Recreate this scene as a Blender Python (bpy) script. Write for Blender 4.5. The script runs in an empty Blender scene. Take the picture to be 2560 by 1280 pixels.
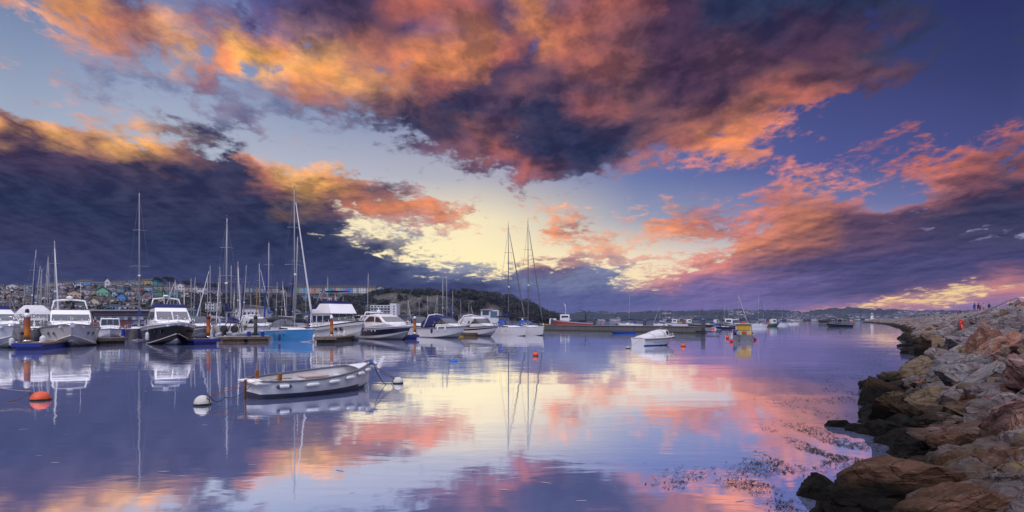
import bpy, bmesh, math, random
from mathutils import Vector, Matrix, noise as mnoise
R = math.radians
sc = bpy.context.scene
COL = sc.collection
random.seed(11)
CAMZ, FPX, CX, HZ = 2.4, 1600.0, 1280.0, 802.0     # eye height, focal length in photo pixels, principal column, horizon row

# ------------------------------------------------------------------ camera
cam = bpy.data.cameras.new('camera'); cam_o = bpy.data.objects.new('camera', cam); COL.objects.link(cam_o)
cam.sensor_width = 36; cam.lens = FPX / 2560 * 36; cam.shift_y = (HZ - 640) / 2560
cam.clip_start = 0.1; cam.clip_end = 40000
cam_o.location = (0, 0, CAMZ); cam_o.rotation_euler = (R(90), 0, 0)
sc.camera = cam_o
sc.view_settings.view_transform = 'Standard'; sc.view_settings.look = 'None'
sc.view_settings.exposure = 0; sc.view_settings.gamma = 1
try: sc.view_settings.use_curve_mapping = False
except Exception: pass
sc.cycles.use_denoising = True
try: sc.cycles.denoiser = 'OPENIMAGEDENOISE'
except Exception: pass
sc.cycles.max_bounces = 6; sc.cycles.diffuse_bounces = 2; sc.cycles.glossy_bounces = 3
sc.cycles.caustics_reflective = False; sc.cycles.caustics_refractive = False
sc.cycles.volume_bounces = 0

def W(px, py, Y):
    """world point that the photo shows at (px, py) if it stands Y metres out"""
    return Vector(((px - CX) / FPX * Y, Y, CAMZ - (py - HZ) / FPX * Y))
def G(px, py, z=0.0):
    """point of the level z that the photo shows at (px, py)"""
    Y = (CAMZ - z) * FPX / (py - HZ)
    return W(px, py, Y)
def lin(c):
    return tuple((v / 255 / 12.92) if v / 255 <= 0.04045 else ((v / 255 + 0.055) / 1.055) ** 2.4 for v in c)

# ------------------------------------------------------------------ node helper
class NT:
    def __init__(s, nt): s.nt = nt; s.n = nt.nodes; s.l = nt.links; s.n.clear()
    def new(s, t, **kw):
        nd = s.n.new(t)
        for k, v in kw.items(): setattr(nd, k, v)
        return nd
    def put(s, sock, v):
        if hasattr(v, 'is_linked') or hasattr(v, 'links'): s.l.new(v, sock)
        elif v is not None: sock.default_value = v
    def math(s, op, a, b=None, c=None, clamp=False):
        nd = s.new('ShaderNodeMath', operation=op, use_clamp=clamp)
        s.put(nd.inputs[0], a)
        if b is not None: s.put(nd.inputs[1], b)
        if c is not None: s.put(nd.inputs[2], c)
        return nd.outputs[0]
    def vmath(s, op, a, b=None, scale=None):
        nd = s.new('ShaderNodeVectorMath', operation=op)
        s.put(nd.inputs[0], a)
        if b is not None: s.put(nd.inputs[1], b)
        if scale is not None: s.put(nd.inputs['Scale'], scale)
        return nd.outputs['Value'] if op in ('DOT_PRODUCT', 'LENGTH') else nd.outputs[0]
    def sep(s, v):
        nd = s.new('ShaderNodeSeparateXYZ'); s.put(nd.inputs[0], v); return nd.outputs
    def comb(s, x, y, z):
        nd = s.new('ShaderNodeCombineXYZ')
        for i, v in enumerate((x, y, z)): s.put(nd.inputs[i], v)
        return nd.outputs[0]
    def rng(s, v, a, b, c=0.0, d=1.0, smooth=False):
        nd = s.new('ShaderNodeMapRange', clamp=True, interpolation_type='SMOOTHSTEP' if smooth else 'LINEAR')
        s.put(nd.inputs[0], v)
        for i, q in enumerate((a, b, c, d)): s.put(nd.inputs[i + 1], q)
        return nd.outputs[0]
    def noise(s, vec, scale, detail=4, rough=0.5, dist=0.0, out=0, dims='3D', lac=2.0):
        nd = s.new('ShaderNodeTexNoise', noise_dimensions=dims)
        if vec is not None: s.put(nd.inputs['Vector'], vec)
        nd.inputs['Scale'].default_value = scale; nd.inputs['Detail'].default_value = detail
        nd.inputs['Roughness'].default_value = rough; nd.inputs['Distortion'].default_value = dist
        nd.inputs['Lacunarity'].default_value = lac
        return nd.outputs[out]
    def mix(s, f, a, b, mode='MIX'):
        nd = s.new('ShaderNodeMix', data_type='RGBA', blend_type=mode)
        s.put(nd.inputs[0], f)
        for i, v in ((6, a), (7, b)):
            if isinstance(v, (tuple, list)): nd.inputs[i].default_value = (*v[:3], 1)
            else: s.put(nd.inputs[i], v)
        return nd.outputs[2]
    def fmix(s, f, a, b):
        nd = s.new('ShaderNodeMix', data_type='FLOAT')
        s.put(nd.inputs[0], f); s.put(nd.inputs[2], a); s.put(nd.inputs[3], b)
        return nd.outputs[0]
    def ramp(s, f, stops, interp='LINEAR'):
        nd = s.new('ShaderNodeValToRGB'); cr = nd.color_ramp; cr.interpolation = interp
        while len(cr.elements) < len(stops): cr.elements.new(0.5)
        for e, (p, c) in zip(cr.elements, stops): e.position = p
        for e, (p, c) in zip(cr.elements, stops): e.position = p; e.color = c if len(c) == 4 else (*c, 1)
        s.put(nd.inputs[0], f); return nd
# ------------------------------------------------------------------ sky: evening clouds, one band of the sky per row, one compass bearing per column
PAL = dict(y=(252,184,98), o=(224,138,92), p=(232,166,132), r=(176,100,90), b=(124,84,94), m=(102,84,118), d=(74,60,90), k=(56,57,88),
           n=(44,54,86), g=(116,126,162), l=(120,106,160), v=(84,84,138), c=(214,134,128), q=(80,56,82), u=(54,62,100), a=(90,96,146), h=(76,72,116), w=(106,74,84))
ROWY = [25 + 50 * i for i in range(14)] + [712, 737, 762, 787]
SKY = '''
p4 b5 y7 b7 m6 g3 v4 v5 v7 d8 d8 d8 r8 r8 r9 m8 o8 m8 r8 r8 q9 q9 n8 n8 n8 n8 n8 n6 n5 n4 n1 n1
p3 p4 o7 o7 b7 p7 m5 m5 v7 m8 d8 b8 k8 v7 o9 d8 o8 r9 r9 b9 q9 q9 q9 n8 q8 q7 q6 q6 n6 n5 n3 n3
p0 b3 g3 o5 g5 y7 o8 y8 o7 p7 b8 o8 d7 o8 o9 r8 d6 o8 r9 b9 q9 q9 w9 q8 q8 q8 q8 n6 n5 n5 n3 n1
g0 g4 g5 g6 g6 g5 o7 y4 y8 y7 y8 m6 o6 o7 o7 d9 d8 b8 r8 w9 q9 q9 q9 q9 w8 q8 w8 w7 q4 n3 n0 n0
p4 p5 g3 g5 g5 g5 m6 g5 g5 o7 o5 y6 d7 r7 k9 d8 b8 d8 b8 w9 q9 q9 q9 w8 r8 w8 q6 q5 n3 n0 n0 n0
k4 p1 g0 g0 g0 g1 g3 m6 g6 k7 m6 m6 w8 k9 n9 d9 k9 k8 r7 w8 b7 w8 q8 w8 r7 r4 n0 n0 r1 n0 n0 r1
w8 y7 y6 p4 y4 k3 k7 g1 g3 g4 g3 k4 k8 k9 w8 b8 k7 k8 k9 k9 b7 b6 o6 o6 c4 r3 n0 r1 r2 r4 r0 r2
d9 d8 w8 b7 y7 b7 k4 k6 p1 g1 g0 g0 k3 m6 b8 r8 d8 n9 n9 k7 b6 r6 o6 o7 r3 r0 r3 r1 r5 r7 r5 b5
k9 d8 k9 k9 k9 k8 k8 k8 o8 y8 y6 p2 g0 g0 d5 m7 r9 k9 k7 m4 c3 c3 c1 v0 c5 c4 c4 r3 r4 r7 r9 d9
n9 n9 n9 k9 k9 k9 k9 k9 k8 y9 r9 k9 k5 g0 g0 m1 m3 k2 g0 g0 g0 g0 g0 c1 c4 o5 c4 c0 c2 b8 d9 k9
n9 n9 n9 n9 k9 k9 k9 k9 n9 k8 k7 o7 o8 o8 o5 g0 p3 p5 p3 p2 p6 m6 c4 r8 b8 k6 d8 d6 d6 k7 k9 k9
k9 k9 n9 n9 n9 n9 n9 n9 n9 n9 n6 g1 g4 g5 p3 p3 p2 o7 m5 p1 o6 o7 m6 c4 o7 o9 b9 b8 d8 k6 k6 k7
u9 u9 d9 n9 n9 n9 n9 n9 n9 n9 n9 n7 n5 g0 g0 g0 p1 p2 p5 p6 p2 c3 o3 o8 b8 d9 h9 h9 h9 h9 h9 h9
u9 u9 u9 u9 u9 u9 u9 u9 u9 u9 u9 u9 u8 g5 g6 g3 m6 m7 g9 g3 c3 c6 c7 m8 h9 h9 h9 h9 h9 h9 h9 h9
u9 u9 u9 u9 u9 u9 u9 u9 u9 u9 u9 u9 u9 u9 u9 u8 g9 g9 g9 g5 c5 l8 l9 l8 l9 l9 h9 h9 h9 h8 h5 c6
u9 u9 u9 u9 u9 u9 u9 u9 u9 u9 u9 u9 u9 u9 u9 a8 a9 a9 a9 a7 a8 l9 l9 l9 h9 h9 h9 h8 h5 c2 c2 c5
u9 u9 u9 u9 u9 u9 u9 u9 u9 u9 u9 u9 u9 u9 u9 u9 a9 a9 a9 a9 a9 l9 l9 l9 l9 l8 l6 c3 c3 l6 l8 l9
u9 u9 u9 u9 u9 u9 u9 u9 u9 u9 u9 u9 u9 u9 u9 u9 a9 a9 a9 l9 l8 l8 l8 l7 l5 c4 c5 l8 c7 l8 l9 l9
'''
SKY = [ln.split() for ln in SKY.strip().splitlines()]
assert len(SKY) == len(ROWY) and all(len(q) == 32 for q in SKY)
CLX = [0, 400, 800, 1200, 1600, 2000, 2560]
CLY = [0, 150, 300, 450, 550, 650, 750, 800]
CLR = [[(110,130,168),(105,125,172),(108,114,166),(95,95,150),(80,84,136),(48,55,106),(42,50,98)],
       [(140,155,182),(135,150,186),(120,130,176),(100,100,160),(82,86,140),(56,64,118),(48,58,106)],
       [(165,175,196),(170,180,202),(140,155,186),(125,135,176),(86,97,152),(72,80,136),(66,72,122)],
       [(178,187,206),(188,194,208),(188,190,203),(182,180,190),(106,121,171),(84,94,156),(75,82,141)],
       [(190,190,200),(215,206,200),(252,234,190),(248,232,192),(150,157,182),(128,134,175),(118,124,166)],
       [(240,220,190),(245,225,195),(255,238,192),(255,238,186),(242,222,188),(190,180,190),(160,152,176)],
       [(255,230,180),(255,230,180),(255,232,175),(255,230,170),(252,226,165),(255,212,130),(255,214,130)],
       [(250,200,150),(250,200,150),(250,200,150),(250,200,150),(245,190,150),(255,190,120),(255,195,120)]]
def _interp(xs, x):
    x = min(max(x, xs[0]), xs[-1])
    for i in range(len(xs) - 1):
        if x <= xs[i + 1]: return i, (x - xs[i]) / (xs[i + 1] - xs[i])
    return len(xs) - 2, 1.0
def _bil(grid, xs, ys, x, y):
    i, f = _interp(xs, x); j, g = _interp(ys, y)
    return [sum(w * q for w, q in zip(((1-f)*(1-g), f*(1-g), (1-f)*g, f*g), t)) for t in
            zip(grid[j][i], grid[j][i+1], grid[j+1][i], grid[j+1][i+1])]
COLX = [40 + 80 * i for i in range(32)]
CLOUD = [[(*lin(PAL[c[0]]), int(c[1]) / 9) for c in row] for row in SKY]
CLRL = [[lin(c) for c in row] for row in CLR]

world = bpy.data.worlds.new('World'); sc.world = world; world.use_nodes = True
t = NT(world.node_tree)
dirv = t.new('ShaderNodeTexCoord').outputs['Generated']
dx, dy, dz = t.sep(dirv)
hyp = t.math('SQRT', t.math('ADD', t.math('MULTIPLY', dx, dx), t.math('MULTIPLY', dy, dy)))
el = t.math('DIVIDE', t.math('MAXIMUM', dz, 0.0), t.math('MAXIMUM', hyp, 0.02))   # tangent of the elevation
az = t.math('ARCTAN2', dx, dy)
# drifting cloud deck seen in perspective
den = t.math('ADD', t.math('MAXIMUM', dz, 0.0), 0.16)
cp = t.comb(t.math('MULTIPLY', t.math('DIVIDE', dx, den), 1.15), t.math('MULTIPLY', t.math('DIVIDE', dy, den), 0.82), 0.0)
warp = t.vmath('SUBTRACT', t.noise(cp, 4.2, 6, 0.62, out=1), (0.5, 0.5, 0.5))
wx, wy, wz = t.sep(warp)
near = t.rng(el, 0.0, 0.30, 0.16, 1.0)
azw = t.math('ADD', az, t.math('MULTIPLY', wx, t.math('MULTIPLY', t.math('ADD', near, 0.4), 0.15)))
elw = t.math('ADD', el, t.math('MULTIPLY', wy, t.math('MULTIPLY', near, 0.11)))
A0 = math.atan(1240 / FPX)
fac = t.math('DIVIDE', t.math('PINGPONG', t.math('ADD', azw, A0 + 8 * A0), 2 * A0), 2 * A0)
fac0 = t.math('DIVIDE', t.math('PINGPONG', t.math('ADD', az, A0 + 8 * A0), 2 * A0), 2 * A0)
AZS = [-A0 + 2 * A0 * i / 31 for i in range(32)]
def ramp_row(grid, xs, ys, ev, f, alpha):
    st = []
    for i, a in enumerate(AZS):
        v = _bil(grid, xs, ys, CX + FPX * math.tan(a), HZ - FPX * ev / math.cos(a))
        st.append((i / 31, tuple(v) if alpha else (*v, 1.0)))
    return t.ramp(f, st, 'LINEAR')
def stack(grid, xs, ys, evs, f, ev_in, alpha):
    c = al = None
    for i, ev in enumerate(evs):
        rp = ramp_row(grid, xs, ys, ev, f, alpha)
        if c is None: c, al = rp.outputs[0], rp.outputs[1]; continue
        k = t.rng(ev_in, evs[i - 1], ev, smooth=False)
        c = t.mix(k, c, rp.outputs[0])
        if alpha: al = t.fmix(k, al, rp.outputs[1])
    return c, al
EROW = sorted((HZ - y) / FPX for y in ROWY)
ccol, cov = stack(CLOUD, COLX, ROWY, EROW, fac, elw, True)
ECLR = sorted((HZ - y) / FPX for y in CLY)
clear, _ = stack(CLRL, CLX, CLY, ECLR, fac0, el, False)
n1 = t.noise(cp, 4.0, 10, 0.62, 0.2)
n2 = t.noise(t.vmath('ADD', cp, (-0.04, -0.035, 0.0)), 4.0, 6, 0.62, 0.2)
n3 = t.noise(cp, 13.0, 8, 0.70, 0.3)
bl = t.math('ABSOLUTE', t.math('SUBTRACT', t.noise(cp, 8.0, 5, 0.55, 0.4), 0.5))
bil = t.math('SUBTRACT', 0.075, bl)      # rounded billows with creases between them
body = t.math('ADD', t.math('MULTIPLY', t.math('SUBTRACT', n1, 0.5), 1.5), t.math('ADD', t.math('MULTIPLY', t.math('SUBTRACT', n3, 0.5), 1.05), t.math('MULTIPLY', bil, 1.5)))
cov = t.math('ADD', cov, t.rng(cov, 0.78, 1.0, 0.0, 0.35))
dens = t.math('ADD', cov, body)
mask = t.math('MULTIPLY', t.rng(dens, 0.34, 0.72, smooth=True), t.rng(cov, 0.15, 0.70, 0.62, 1.0))
low = t.rng(el, 0.0, 0.20, 0.30, 1.0)
rel = t.math('SUBTRACT', n1, n2)
thick = t.rng(dens, 0.4, 1.3)
sh = t.math('ADD', t.math('MULTIPLY', rel, 4.4), t.math('MULTIPLY', t.math('SUBTRACT', 0.45, thick), 0.6))
sh = t.math('MULTIPLY', t.math('ADD', sh, t.math('ADD', t.math('MULTIPLY', t.math('SUBTRACT', n3, 0.5), 0.85), t.math('MULTIPLY', bil, 1.6))), low)
up = t.rng(sh, 0.0, 0.6); dn = t.rng(sh, 0.0, -0.6)
lit = t.mix(up, ccol, t.vmath('MULTIPLY', ccol, (1.48, 1.32, 1.14)))
lit = t.mix(dn, lit, t.vmath('MULTIPLY', lit, (0.50, 0.55, 0.67)))
clear = t.vmath('SCALE', clear, scale=t.rng(el, 0.02, 0.20, 1.16, 1.0))
skyc = t.mix(mask, clear, lit)
# unseen sky behind the eye: even fill colour added to light the boats
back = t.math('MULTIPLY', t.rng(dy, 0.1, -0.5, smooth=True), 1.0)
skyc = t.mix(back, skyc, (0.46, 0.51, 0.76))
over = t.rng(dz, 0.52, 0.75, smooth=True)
skyc = t.mix(over, skyc, (1.0, 1.02, 1.28))  # unseen overhead sky brightened, an added fill for upward faces
ground = t.rng(dz, 0.0, -0.05)
skyc = t.mix(ground, skyc, (0.05, 0.055, 0.09))
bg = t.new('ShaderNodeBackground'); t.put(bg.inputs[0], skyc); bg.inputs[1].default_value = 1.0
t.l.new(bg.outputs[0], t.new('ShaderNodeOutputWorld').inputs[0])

sun = bpy.data.lights.new('sun', 'SUN'); sun.energy = 1.5; sun.angle = R(22); sun.color = (1.0, 0.88, 0.88)
fill_sun_o = bpy.data.objects.new('sun', sun); COL.objects.link(fill_sun_o)
fill_sun_o.rotation_euler = (R(38), 0, R(-28))  # soft warm lamp from behind and above, added as fill after sunset
# ------------------------------------------------------------------ mesh builder and materials
class MB:
    def __init__(s): s.v = []; s.f = []; s.m = []; s.sm = []
    def add(s, vs, fs, mi=0, smooth=False):
        o = len(s.v); s.v += [tuple(q) for q in vs]
        for f in fs: s.f.append(tuple(i + o for i in f)); s.m.append(mi); s.sm.append(smooth)
    def box(s, c, d, mi=0, rz=0.0, top=None):
        """box of size d about c; top=(sx, sy) tapers the upper face"""
        tx, ty = top or (1, 1); vs = []
        for z, kx, ky in ((-1, 1, 1), (1, tx, ty)):
            for x, y in ((-1, -1), (1, -1), (1, 1), (-1, 1)):
                X, Y = x * d[0] / 2 * kx, y * d[1] / 2 * ky
                vs.append((c[0] + X * math.cos(rz) - Y * math.sin(rz), c[1] + X * math.sin(rz) + Y * math.cos(rz), c[2] + z * d[2] / 2))
        s.add(vs, [(3, 2, 1, 0), (4, 5, 6, 7), (0, 1, 5, 4), (1, 2, 6, 5), (2, 3, 7, 6), (3, 0, 4, 7)], mi)
    def tube(s, pts, r, n=6, mi=0, cap=True, smooth=True):
        pts = [Vector(p) for p in pts]; rr = r if isinstance(r, (list, tuple)) else [r] * len(pts)
        rings = []; prev = None
        for i, p in enumerate(pts):
            a = (pts[min(i + 1, len(pts) - 1)] - pts[max(i - 1, 0)])
            if a.length < 1e-9: a = Vector((0, 0, 1))
            a.normalize()
            if prev is None:
                u = a.orthogonal().normalized()
            else:
                u = prev - a * prev.dot(a)
                u = u.normalized() if u.length > 1e-6 else a.orthogonal().normalized()
            prev = u; w = a.cross(u)
            rings.append([p + (u * math.cos(2 * math.pi * k / n) + w * math.sin(2 * math.pi * k / n)) * rr[i] for k in range(n)])
        s.loft(rings, mi, cap, smooth)
    def loft(s, rings, mi=0, cap=True, smooth=True, closed=True):
        n = len(rings[0]); vs = [q for r_ in rings for q in r_]; fs = []
        for i in range(len(rings) - 1):
            for k in range(n if closed else n - 1):
                k2 = (k + 1) % n
                fs.append((i * n + k, i * n + k2, (i + 1) * n + k2, (i + 1) * n + k))
        s.add(vs, fs, mi, smooth)
        if cap and closed:
            s.add(rings[0], [tuple(range(n))[::-1]], mi); s.add(rings[-1], [tuple(range(n))], mi)
    def ball(s, c, r, mi=0, nu=12, nv=8, smooth=True):
        r = r if isinstance(r, (tuple, list)) else (r, r, r); rings = []
        for i in range(nv + 1):
            a = math.pi * i / nv
            ra = max(math.sin(a), 1e-3)
            rings.append([(c[0] + r[0] * ra * math.cos(2 * math.pi * k / nu), c[1] + r[1] * ra * math.sin(2 * math.pi * k / nu), c[2] - r[2] * math.cos(a)) for k in range(nu)])
        s.loft(rings, mi, True, smooth)
    def prism(s, poly, y0, y1, mi=0, taper=None):
        """polygon in (x, z) drawn out from y0 to y1"""
        n = len(poly); a = [(x, y0, z) for x, z in poly]; b = [(x, y1, z) for x, z in poly]
        s.add(a + b, [tuple(range(n))[::-1], tuple(range(n, 2 * n))] + [(i, (i + 1) % n, (i + 1) % n + n, i + n) for i in range(n)], mi)
    def mesh(s, name, mats, fix=True):
        me = bpy.data.meshes.new(name); me.from_pydata(s.v, [], s.f)
        for m in (mats if isinstance(mats, (list, tuple)) else [mats]): me.materials.append(m)
        me.polygons.foreach_set('material_index', s.m); me.polygons.foreach_set('use_smooth', s.sm)
        if fix:
            bm = bmesh.new(); bm.from_mesh(me)
            bmesh.ops.remove_doubles(bm, verts=bm.verts, dist=1e-5)
            bmesh.ops.recalc_face_normals(bm, faces=bm.faces); bm.to_mesh(me); bm.free()
        me.update(); return me
    def obj(s, name, mats, parent=None, loc=None, fix=True):
        return link(name, s.mesh(name, mats, fix), parent, loc)
def link(name, data, parent=None, loc=None):
    o = bpy.data.objects.new(name, data); COL.objects.link(o)
    if parent is not None: o.parent = parent
    if loc is not None: o.location = loc
    return o
def tag(o, label, cat, group=None, kind=None):
    o['label'] = label; o['category'] = cat
    if group: o['group'] = group
    if kind: o['kind'] = kind
    return o
def setting(o, kind='structure'): o['kind'] = kind; return o
def thing(name, label, cat, loc=(0, 0, 0), rz=0.0, group=None):
    o = link(name, None, None, loc); o.rotation_euler = (0, 0, rz); o.empty_display_size = 0.2
    return tag(o, label, cat, group)
KIDS = {}
def kids(o): return [c for c in COL.objects if c.parent == o]
def dup(root, loc, rz=0.0, label=None, scale=None, tree=None):
    """copy of a thing and of each of its parts; tree = cached [(part, [sub-parts])]"""
    r = root.copy(); COL.objects.link(r); r.location = loc; r.rotation_euler = (0, 0, rz)
    if label: r['label'] = label
    if scale: r.scale = scale
    out = []
    for c0, subs in tree:
        c = c0.copy(); COL.objects.link(c); c.parent = r; out.append(c)
        for d0 in subs:
            d = d0.copy(); COL.objects.link(d); d.parent = c
    return r, out
def tree_of(root): return [(c, list(c.children)) for c in root.children]

MATS = {}
def mat(name, col, rough=0.5, metal=0.0, var=0.12, scale=3.0, bump=0.0, bscale=None, spec=0.5, dirt=None, coat=0.0):
    """plain surface with a little uneven tone (var) and optional bump or dirt colour"""
    if name in MATS: return MATS[name]
    m = bpy.data.materials.new(name); m.use_nodes = True; k = NT(m.node_tree)
    p = k.new('ShaderNodeBsdfPrincipled'); tc = k.new('ShaderNodeTexCoord').outputs['Object']
    f = k.noise(tc, scale, 5, 0.6)
    c = k.mix(k.rng(f, 0.3, 0.7), tuple(v * (1 - var) for v in col), tuple(min(1, v * (1 + var)) for v in col))
    if dirt:
        g = k.rng(k.noise(tc, scale * 2.3, 6, 0.65), 0.52, 0.72)
        c = k.mix(k.math('MULTIPLY', g, 0.7), c, dirt)
    k.put(p.inputs['Base Color'], c)
    p.inputs['Roughness'].default_value = rough; p.inputs['Metallic'].default_value = metal
    p.inputs['Specular IOR Level'].default_value = spec; p.inputs['Coat Weight'].default_value = coat
    if bump:
        b = k.new('ShaderNodeBump'); b.inputs['Strength'].default_value = bump; b.inputs['Distance'].default_value = 0.05
        k.put(b.inputs['Height'], k.noise(tc, bscale or scale * 4, 5, 0.6)); k.l.new(b.outputs[0], p.inputs['Normal'])
    k.l.new(p.outputs[0], k.new('ShaderNodeOutputMaterial').inputs[0])
    MATS[name] = m; return m

# ------------------------------------------------------------------ water
def water_material():
    m = bpy.data.materials.new('harbour_water'); m.use_nodes = True; k = NT(m.node_tree)
    pos = k.new('ShaderNodeNewGeometry').outputs['Position']
    x, y, z = k.sep(pos)
    # slow swell, wind-drawn ripples lying across the view, patches of stiller water
    swell = k.noise(k.comb(k.math('MULTIPLY', x, 0.10), k.math('MULTIPLY', y, 0.16), 0.0), 1.0, 2, 0.45)
    rip = k.noise(k.comb(k.math('MULTIPLY', x, 0.55), k.math('MULTIPLY', y, 1.15), 0.0), 1.0, 3, 0.5, 0.4)
    fine = k.noise(k.comb(k.math('MULTIPLY', x, 2.2), k.math('MULTIPLY', y, 4.4), 0.0), 1.0, 2, 0.5)
    patch = k.rng(k.noise(k.comb(k.math('MULTIPLY', x, 0.012), k.math('MULTIPLY', y, 0.035), 3.0), 1.0, 4, 0.6), 0.40, 0.60, 0.12, 1.0)
    far = k.rng(y, 10.0, 90.0, 0.5, 1.0)
    h = k.math('ADD', k.math('MULTIPLY', swell, 0.042), k.math('MULTIPLY', k.math('MULTIPLY', rip, patch), 0.0120))
    h = k.math('ADD', h, k.math('MULTIPLY', k.math('MULTIPLY', fine, patch), 0.0011))
    lane = k.rng(k.noise(k.comb(k.math('MULTIPLY', x, 0.007), k.math('MULTIPLY', y, 0.045), 9.0), 1.0, 5, 0.62), 0.53, 0.62)   # breeze lanes
    h = k.math('ADD', h, k.math('MULTIPLY', k.math('MULTIPLY', fine, lane), 0.0042))
    b = k.new('ShaderNodeBump'); b.inputs['Strength'].default_value = 1.0; b.inputs['Distance'].default_value = 1.0
    k.put(b.inputs['Height'], k.math('MULTIPLY', h, far))
    lw = k.new('ShaderNodeLayerWeight'); lw.inputs['Blend'].default_value = 0.5
    fr = k.rng(lw.outputs['Facing'], 0.55, 0.92, 0.72, 1.0)
    gl = k.new('ShaderNodeBsdfGlossy'); gl.inputs['Roughness'].default_value = 0.035
    k.put(gl.inputs['Color'], k.comb(fr, fr, k.math('MULTIPLY', fr, 1.0))); k.l.new(b.outputs[0], gl.inputs['Normal'])
    # water body scatter, its colour lifted to brighten water beyond what it reflects
    deep = k.new('ShaderNodeBsdfDiffuse'); k.put(deep.inputs['Color'], k.mix(k.rng(lw.outputs['Facing'], 0.97, 0.70), (0.022, 0.025, 0.046), (0.056, 0.070, 0.135)))
    mx = k.new('ShaderNodeAddShader')
    k.l.new(deep.outputs[0], mx.inputs[0]); k.l.new(gl.outputs[0], mx.inputs[1])
    k.l.new(mx.outputs[0], k.new('ShaderNodeOutputMaterial').inputs[0]); return m
w = MB(); w.add([(-6000, -300, 0), (6000, -300, 0), (6000, 12000, 0), (-6000, 12000, 0)], [(0, 1, 2, 3)])
setting(w.obj('water', water_material()))
# ------------------------------------------------------------------ land: the headland with its town, the hills across the bay
def pl(tab, x):
    if x <= tab[0][0]: return tab[0][1]
    for (a, b), (c, d) in zip(tab, tab[1:]):
        if x <= c: return b + (d - b) * (x - a) / (c - a)
    return tab[-1][1]
SKYL = [(-400, 726), (0, 722), (150, 716), (260, 712), (400, 712), (480, 722), (560, 728), (640, 731), (760, 733), (940, 733), (1060, 735), (1130, 740), (1200, 747), (1260, 753), (1310, 764), (1350, 779), (1385, 793), (1412, 803.5)]
FOOT = [(-400, 290), (0, 300), (400, 320), (800, 420), (960, 440), (1100, 500), (1412, 620)]
RIDG = [(-400, 540), (0, 560), (400, 620), (700, 760), (900, 740), (1000, 600), (1100, 560), (1412, 640)]
def land(px, u):
    """headland surface: u runs from the quay (0) up to the crest (1)"""
    Yf, Yr = pl(FOOT, px), pl(RIDG, px)
    Y = Yf + (Yr - Yf) * u
    steep = min(max((px - 900) / 120, 0), 1)
    k = u * (1 - steep) + steep * min(1, (u / 0.75)) ** 0.7
    cl = min(max((px - 935) / 50, 0), 1) * min(max((1250 - px) / 90, 0), 1)      # quarried cliff face
    kc = u * .3 if u < .38 else .114 + (u - .38) / .16 * .78 if u < .54 else .894 + (u - .54) / .46 * .106
    k = k * (1 - cl) + kc * cl
    zf = 2.0 if px < 1330 else 2.0 - 2.4 * (px - 1330) / 82
    zr = CAMZ + (HZ - pl(SKYL, px)) / FPX * Yr
    z = zf + (zr - zf) * k
    return Vector(((px - CX) / FPX * Y, Y, z))
def land_hit(px, py):
    lo, hi = 0.0, 1.0
    for _ in range(24):
        m_ = (lo + hi) / 2; p = land(px, m_)
        if HZ - (p.z - CAMZ) / p.y * FPX > py: lo = m_
        else: hi = m_
    return land(px, lo)
def land_material():
    m = bpy.data.materials.new('headland_scrub'); m.use_nodes = True; k = NT(m.node_tree)
    g = k.new('ShaderNodeNewGeometry'); pos = g.outputs['Position']
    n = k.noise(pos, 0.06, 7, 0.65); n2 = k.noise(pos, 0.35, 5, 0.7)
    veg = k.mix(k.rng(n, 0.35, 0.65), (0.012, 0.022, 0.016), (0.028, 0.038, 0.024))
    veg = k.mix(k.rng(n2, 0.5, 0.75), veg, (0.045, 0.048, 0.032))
    x, y, z = k.sep(pos)
    streak = k.noise(k.comb(x, y, k.math('MULTIPLY', z, 0.35)), 0.16, 7, 0.72)
    rock = k.mix(k.rng(streak, 0.35, 0.7), (0.03, 0.029, 0.032), (0.17, 0.145, 0.14))
    nz = k.sep(g.outputs['Normal'])[2]
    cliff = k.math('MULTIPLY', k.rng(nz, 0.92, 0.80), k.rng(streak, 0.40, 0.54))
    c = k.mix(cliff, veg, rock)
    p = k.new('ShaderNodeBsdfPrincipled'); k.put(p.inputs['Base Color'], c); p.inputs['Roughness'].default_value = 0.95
    k.l.new(p.outputs[0], k.new('ShaderNodeOutputMaterial').inputs[0]); return m
mb = MB(); PXS = list(range(-400, 1413, 12)) + [1412]; NU = 26
vs = []
for px in PXS:
    for j in range(NU + 2):
        p = land(px, min(j / NU, 1.0))
        if j == NU + 1: p = p + Vector((0, 120, -12))
        am = 1.6 * min(1, p.z / 8) * (1 if 0 < j < NU else 0.3)
        p = p + Vector((mnoise.noise(p * 0.05), mnoise.noise(p * 0.05 + Vector((7, 3, 1))), mnoise.noise(p * 0.07 + Vector((1, 9, 4))))) * am
        vs.append(p)
vs2 = [v - Vector((0, 0, 0)) for v in vs]
n_ = NU + 2
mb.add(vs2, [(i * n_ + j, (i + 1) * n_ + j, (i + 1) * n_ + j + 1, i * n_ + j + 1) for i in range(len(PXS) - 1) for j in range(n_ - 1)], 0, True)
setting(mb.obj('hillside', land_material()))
# quay edge along the foot of the town
mb = MB()
for a, b in zip(PXS[::4], PXS[4::4]):
    if b > 1340: break
    p, q = land(a, 0), land(b, 0)
    mb.add([(p.x, p.y - 14, -1), (q.x, q.y - 14, -1), (q.x, q.y - 14, 1.9), (p.x, p.y - 14, 1.9), (p.x, p.y + 3, 1.9), (q.x, q.y + 3, 1.9)], [(0, 1, 2, 3), (3, 2, 5, 4)])
setting(mb.obj('quay', mat('quay_stone', (0.16, 0.15, 0.15), 0.9, var=0.3, scale=0.4)))

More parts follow.
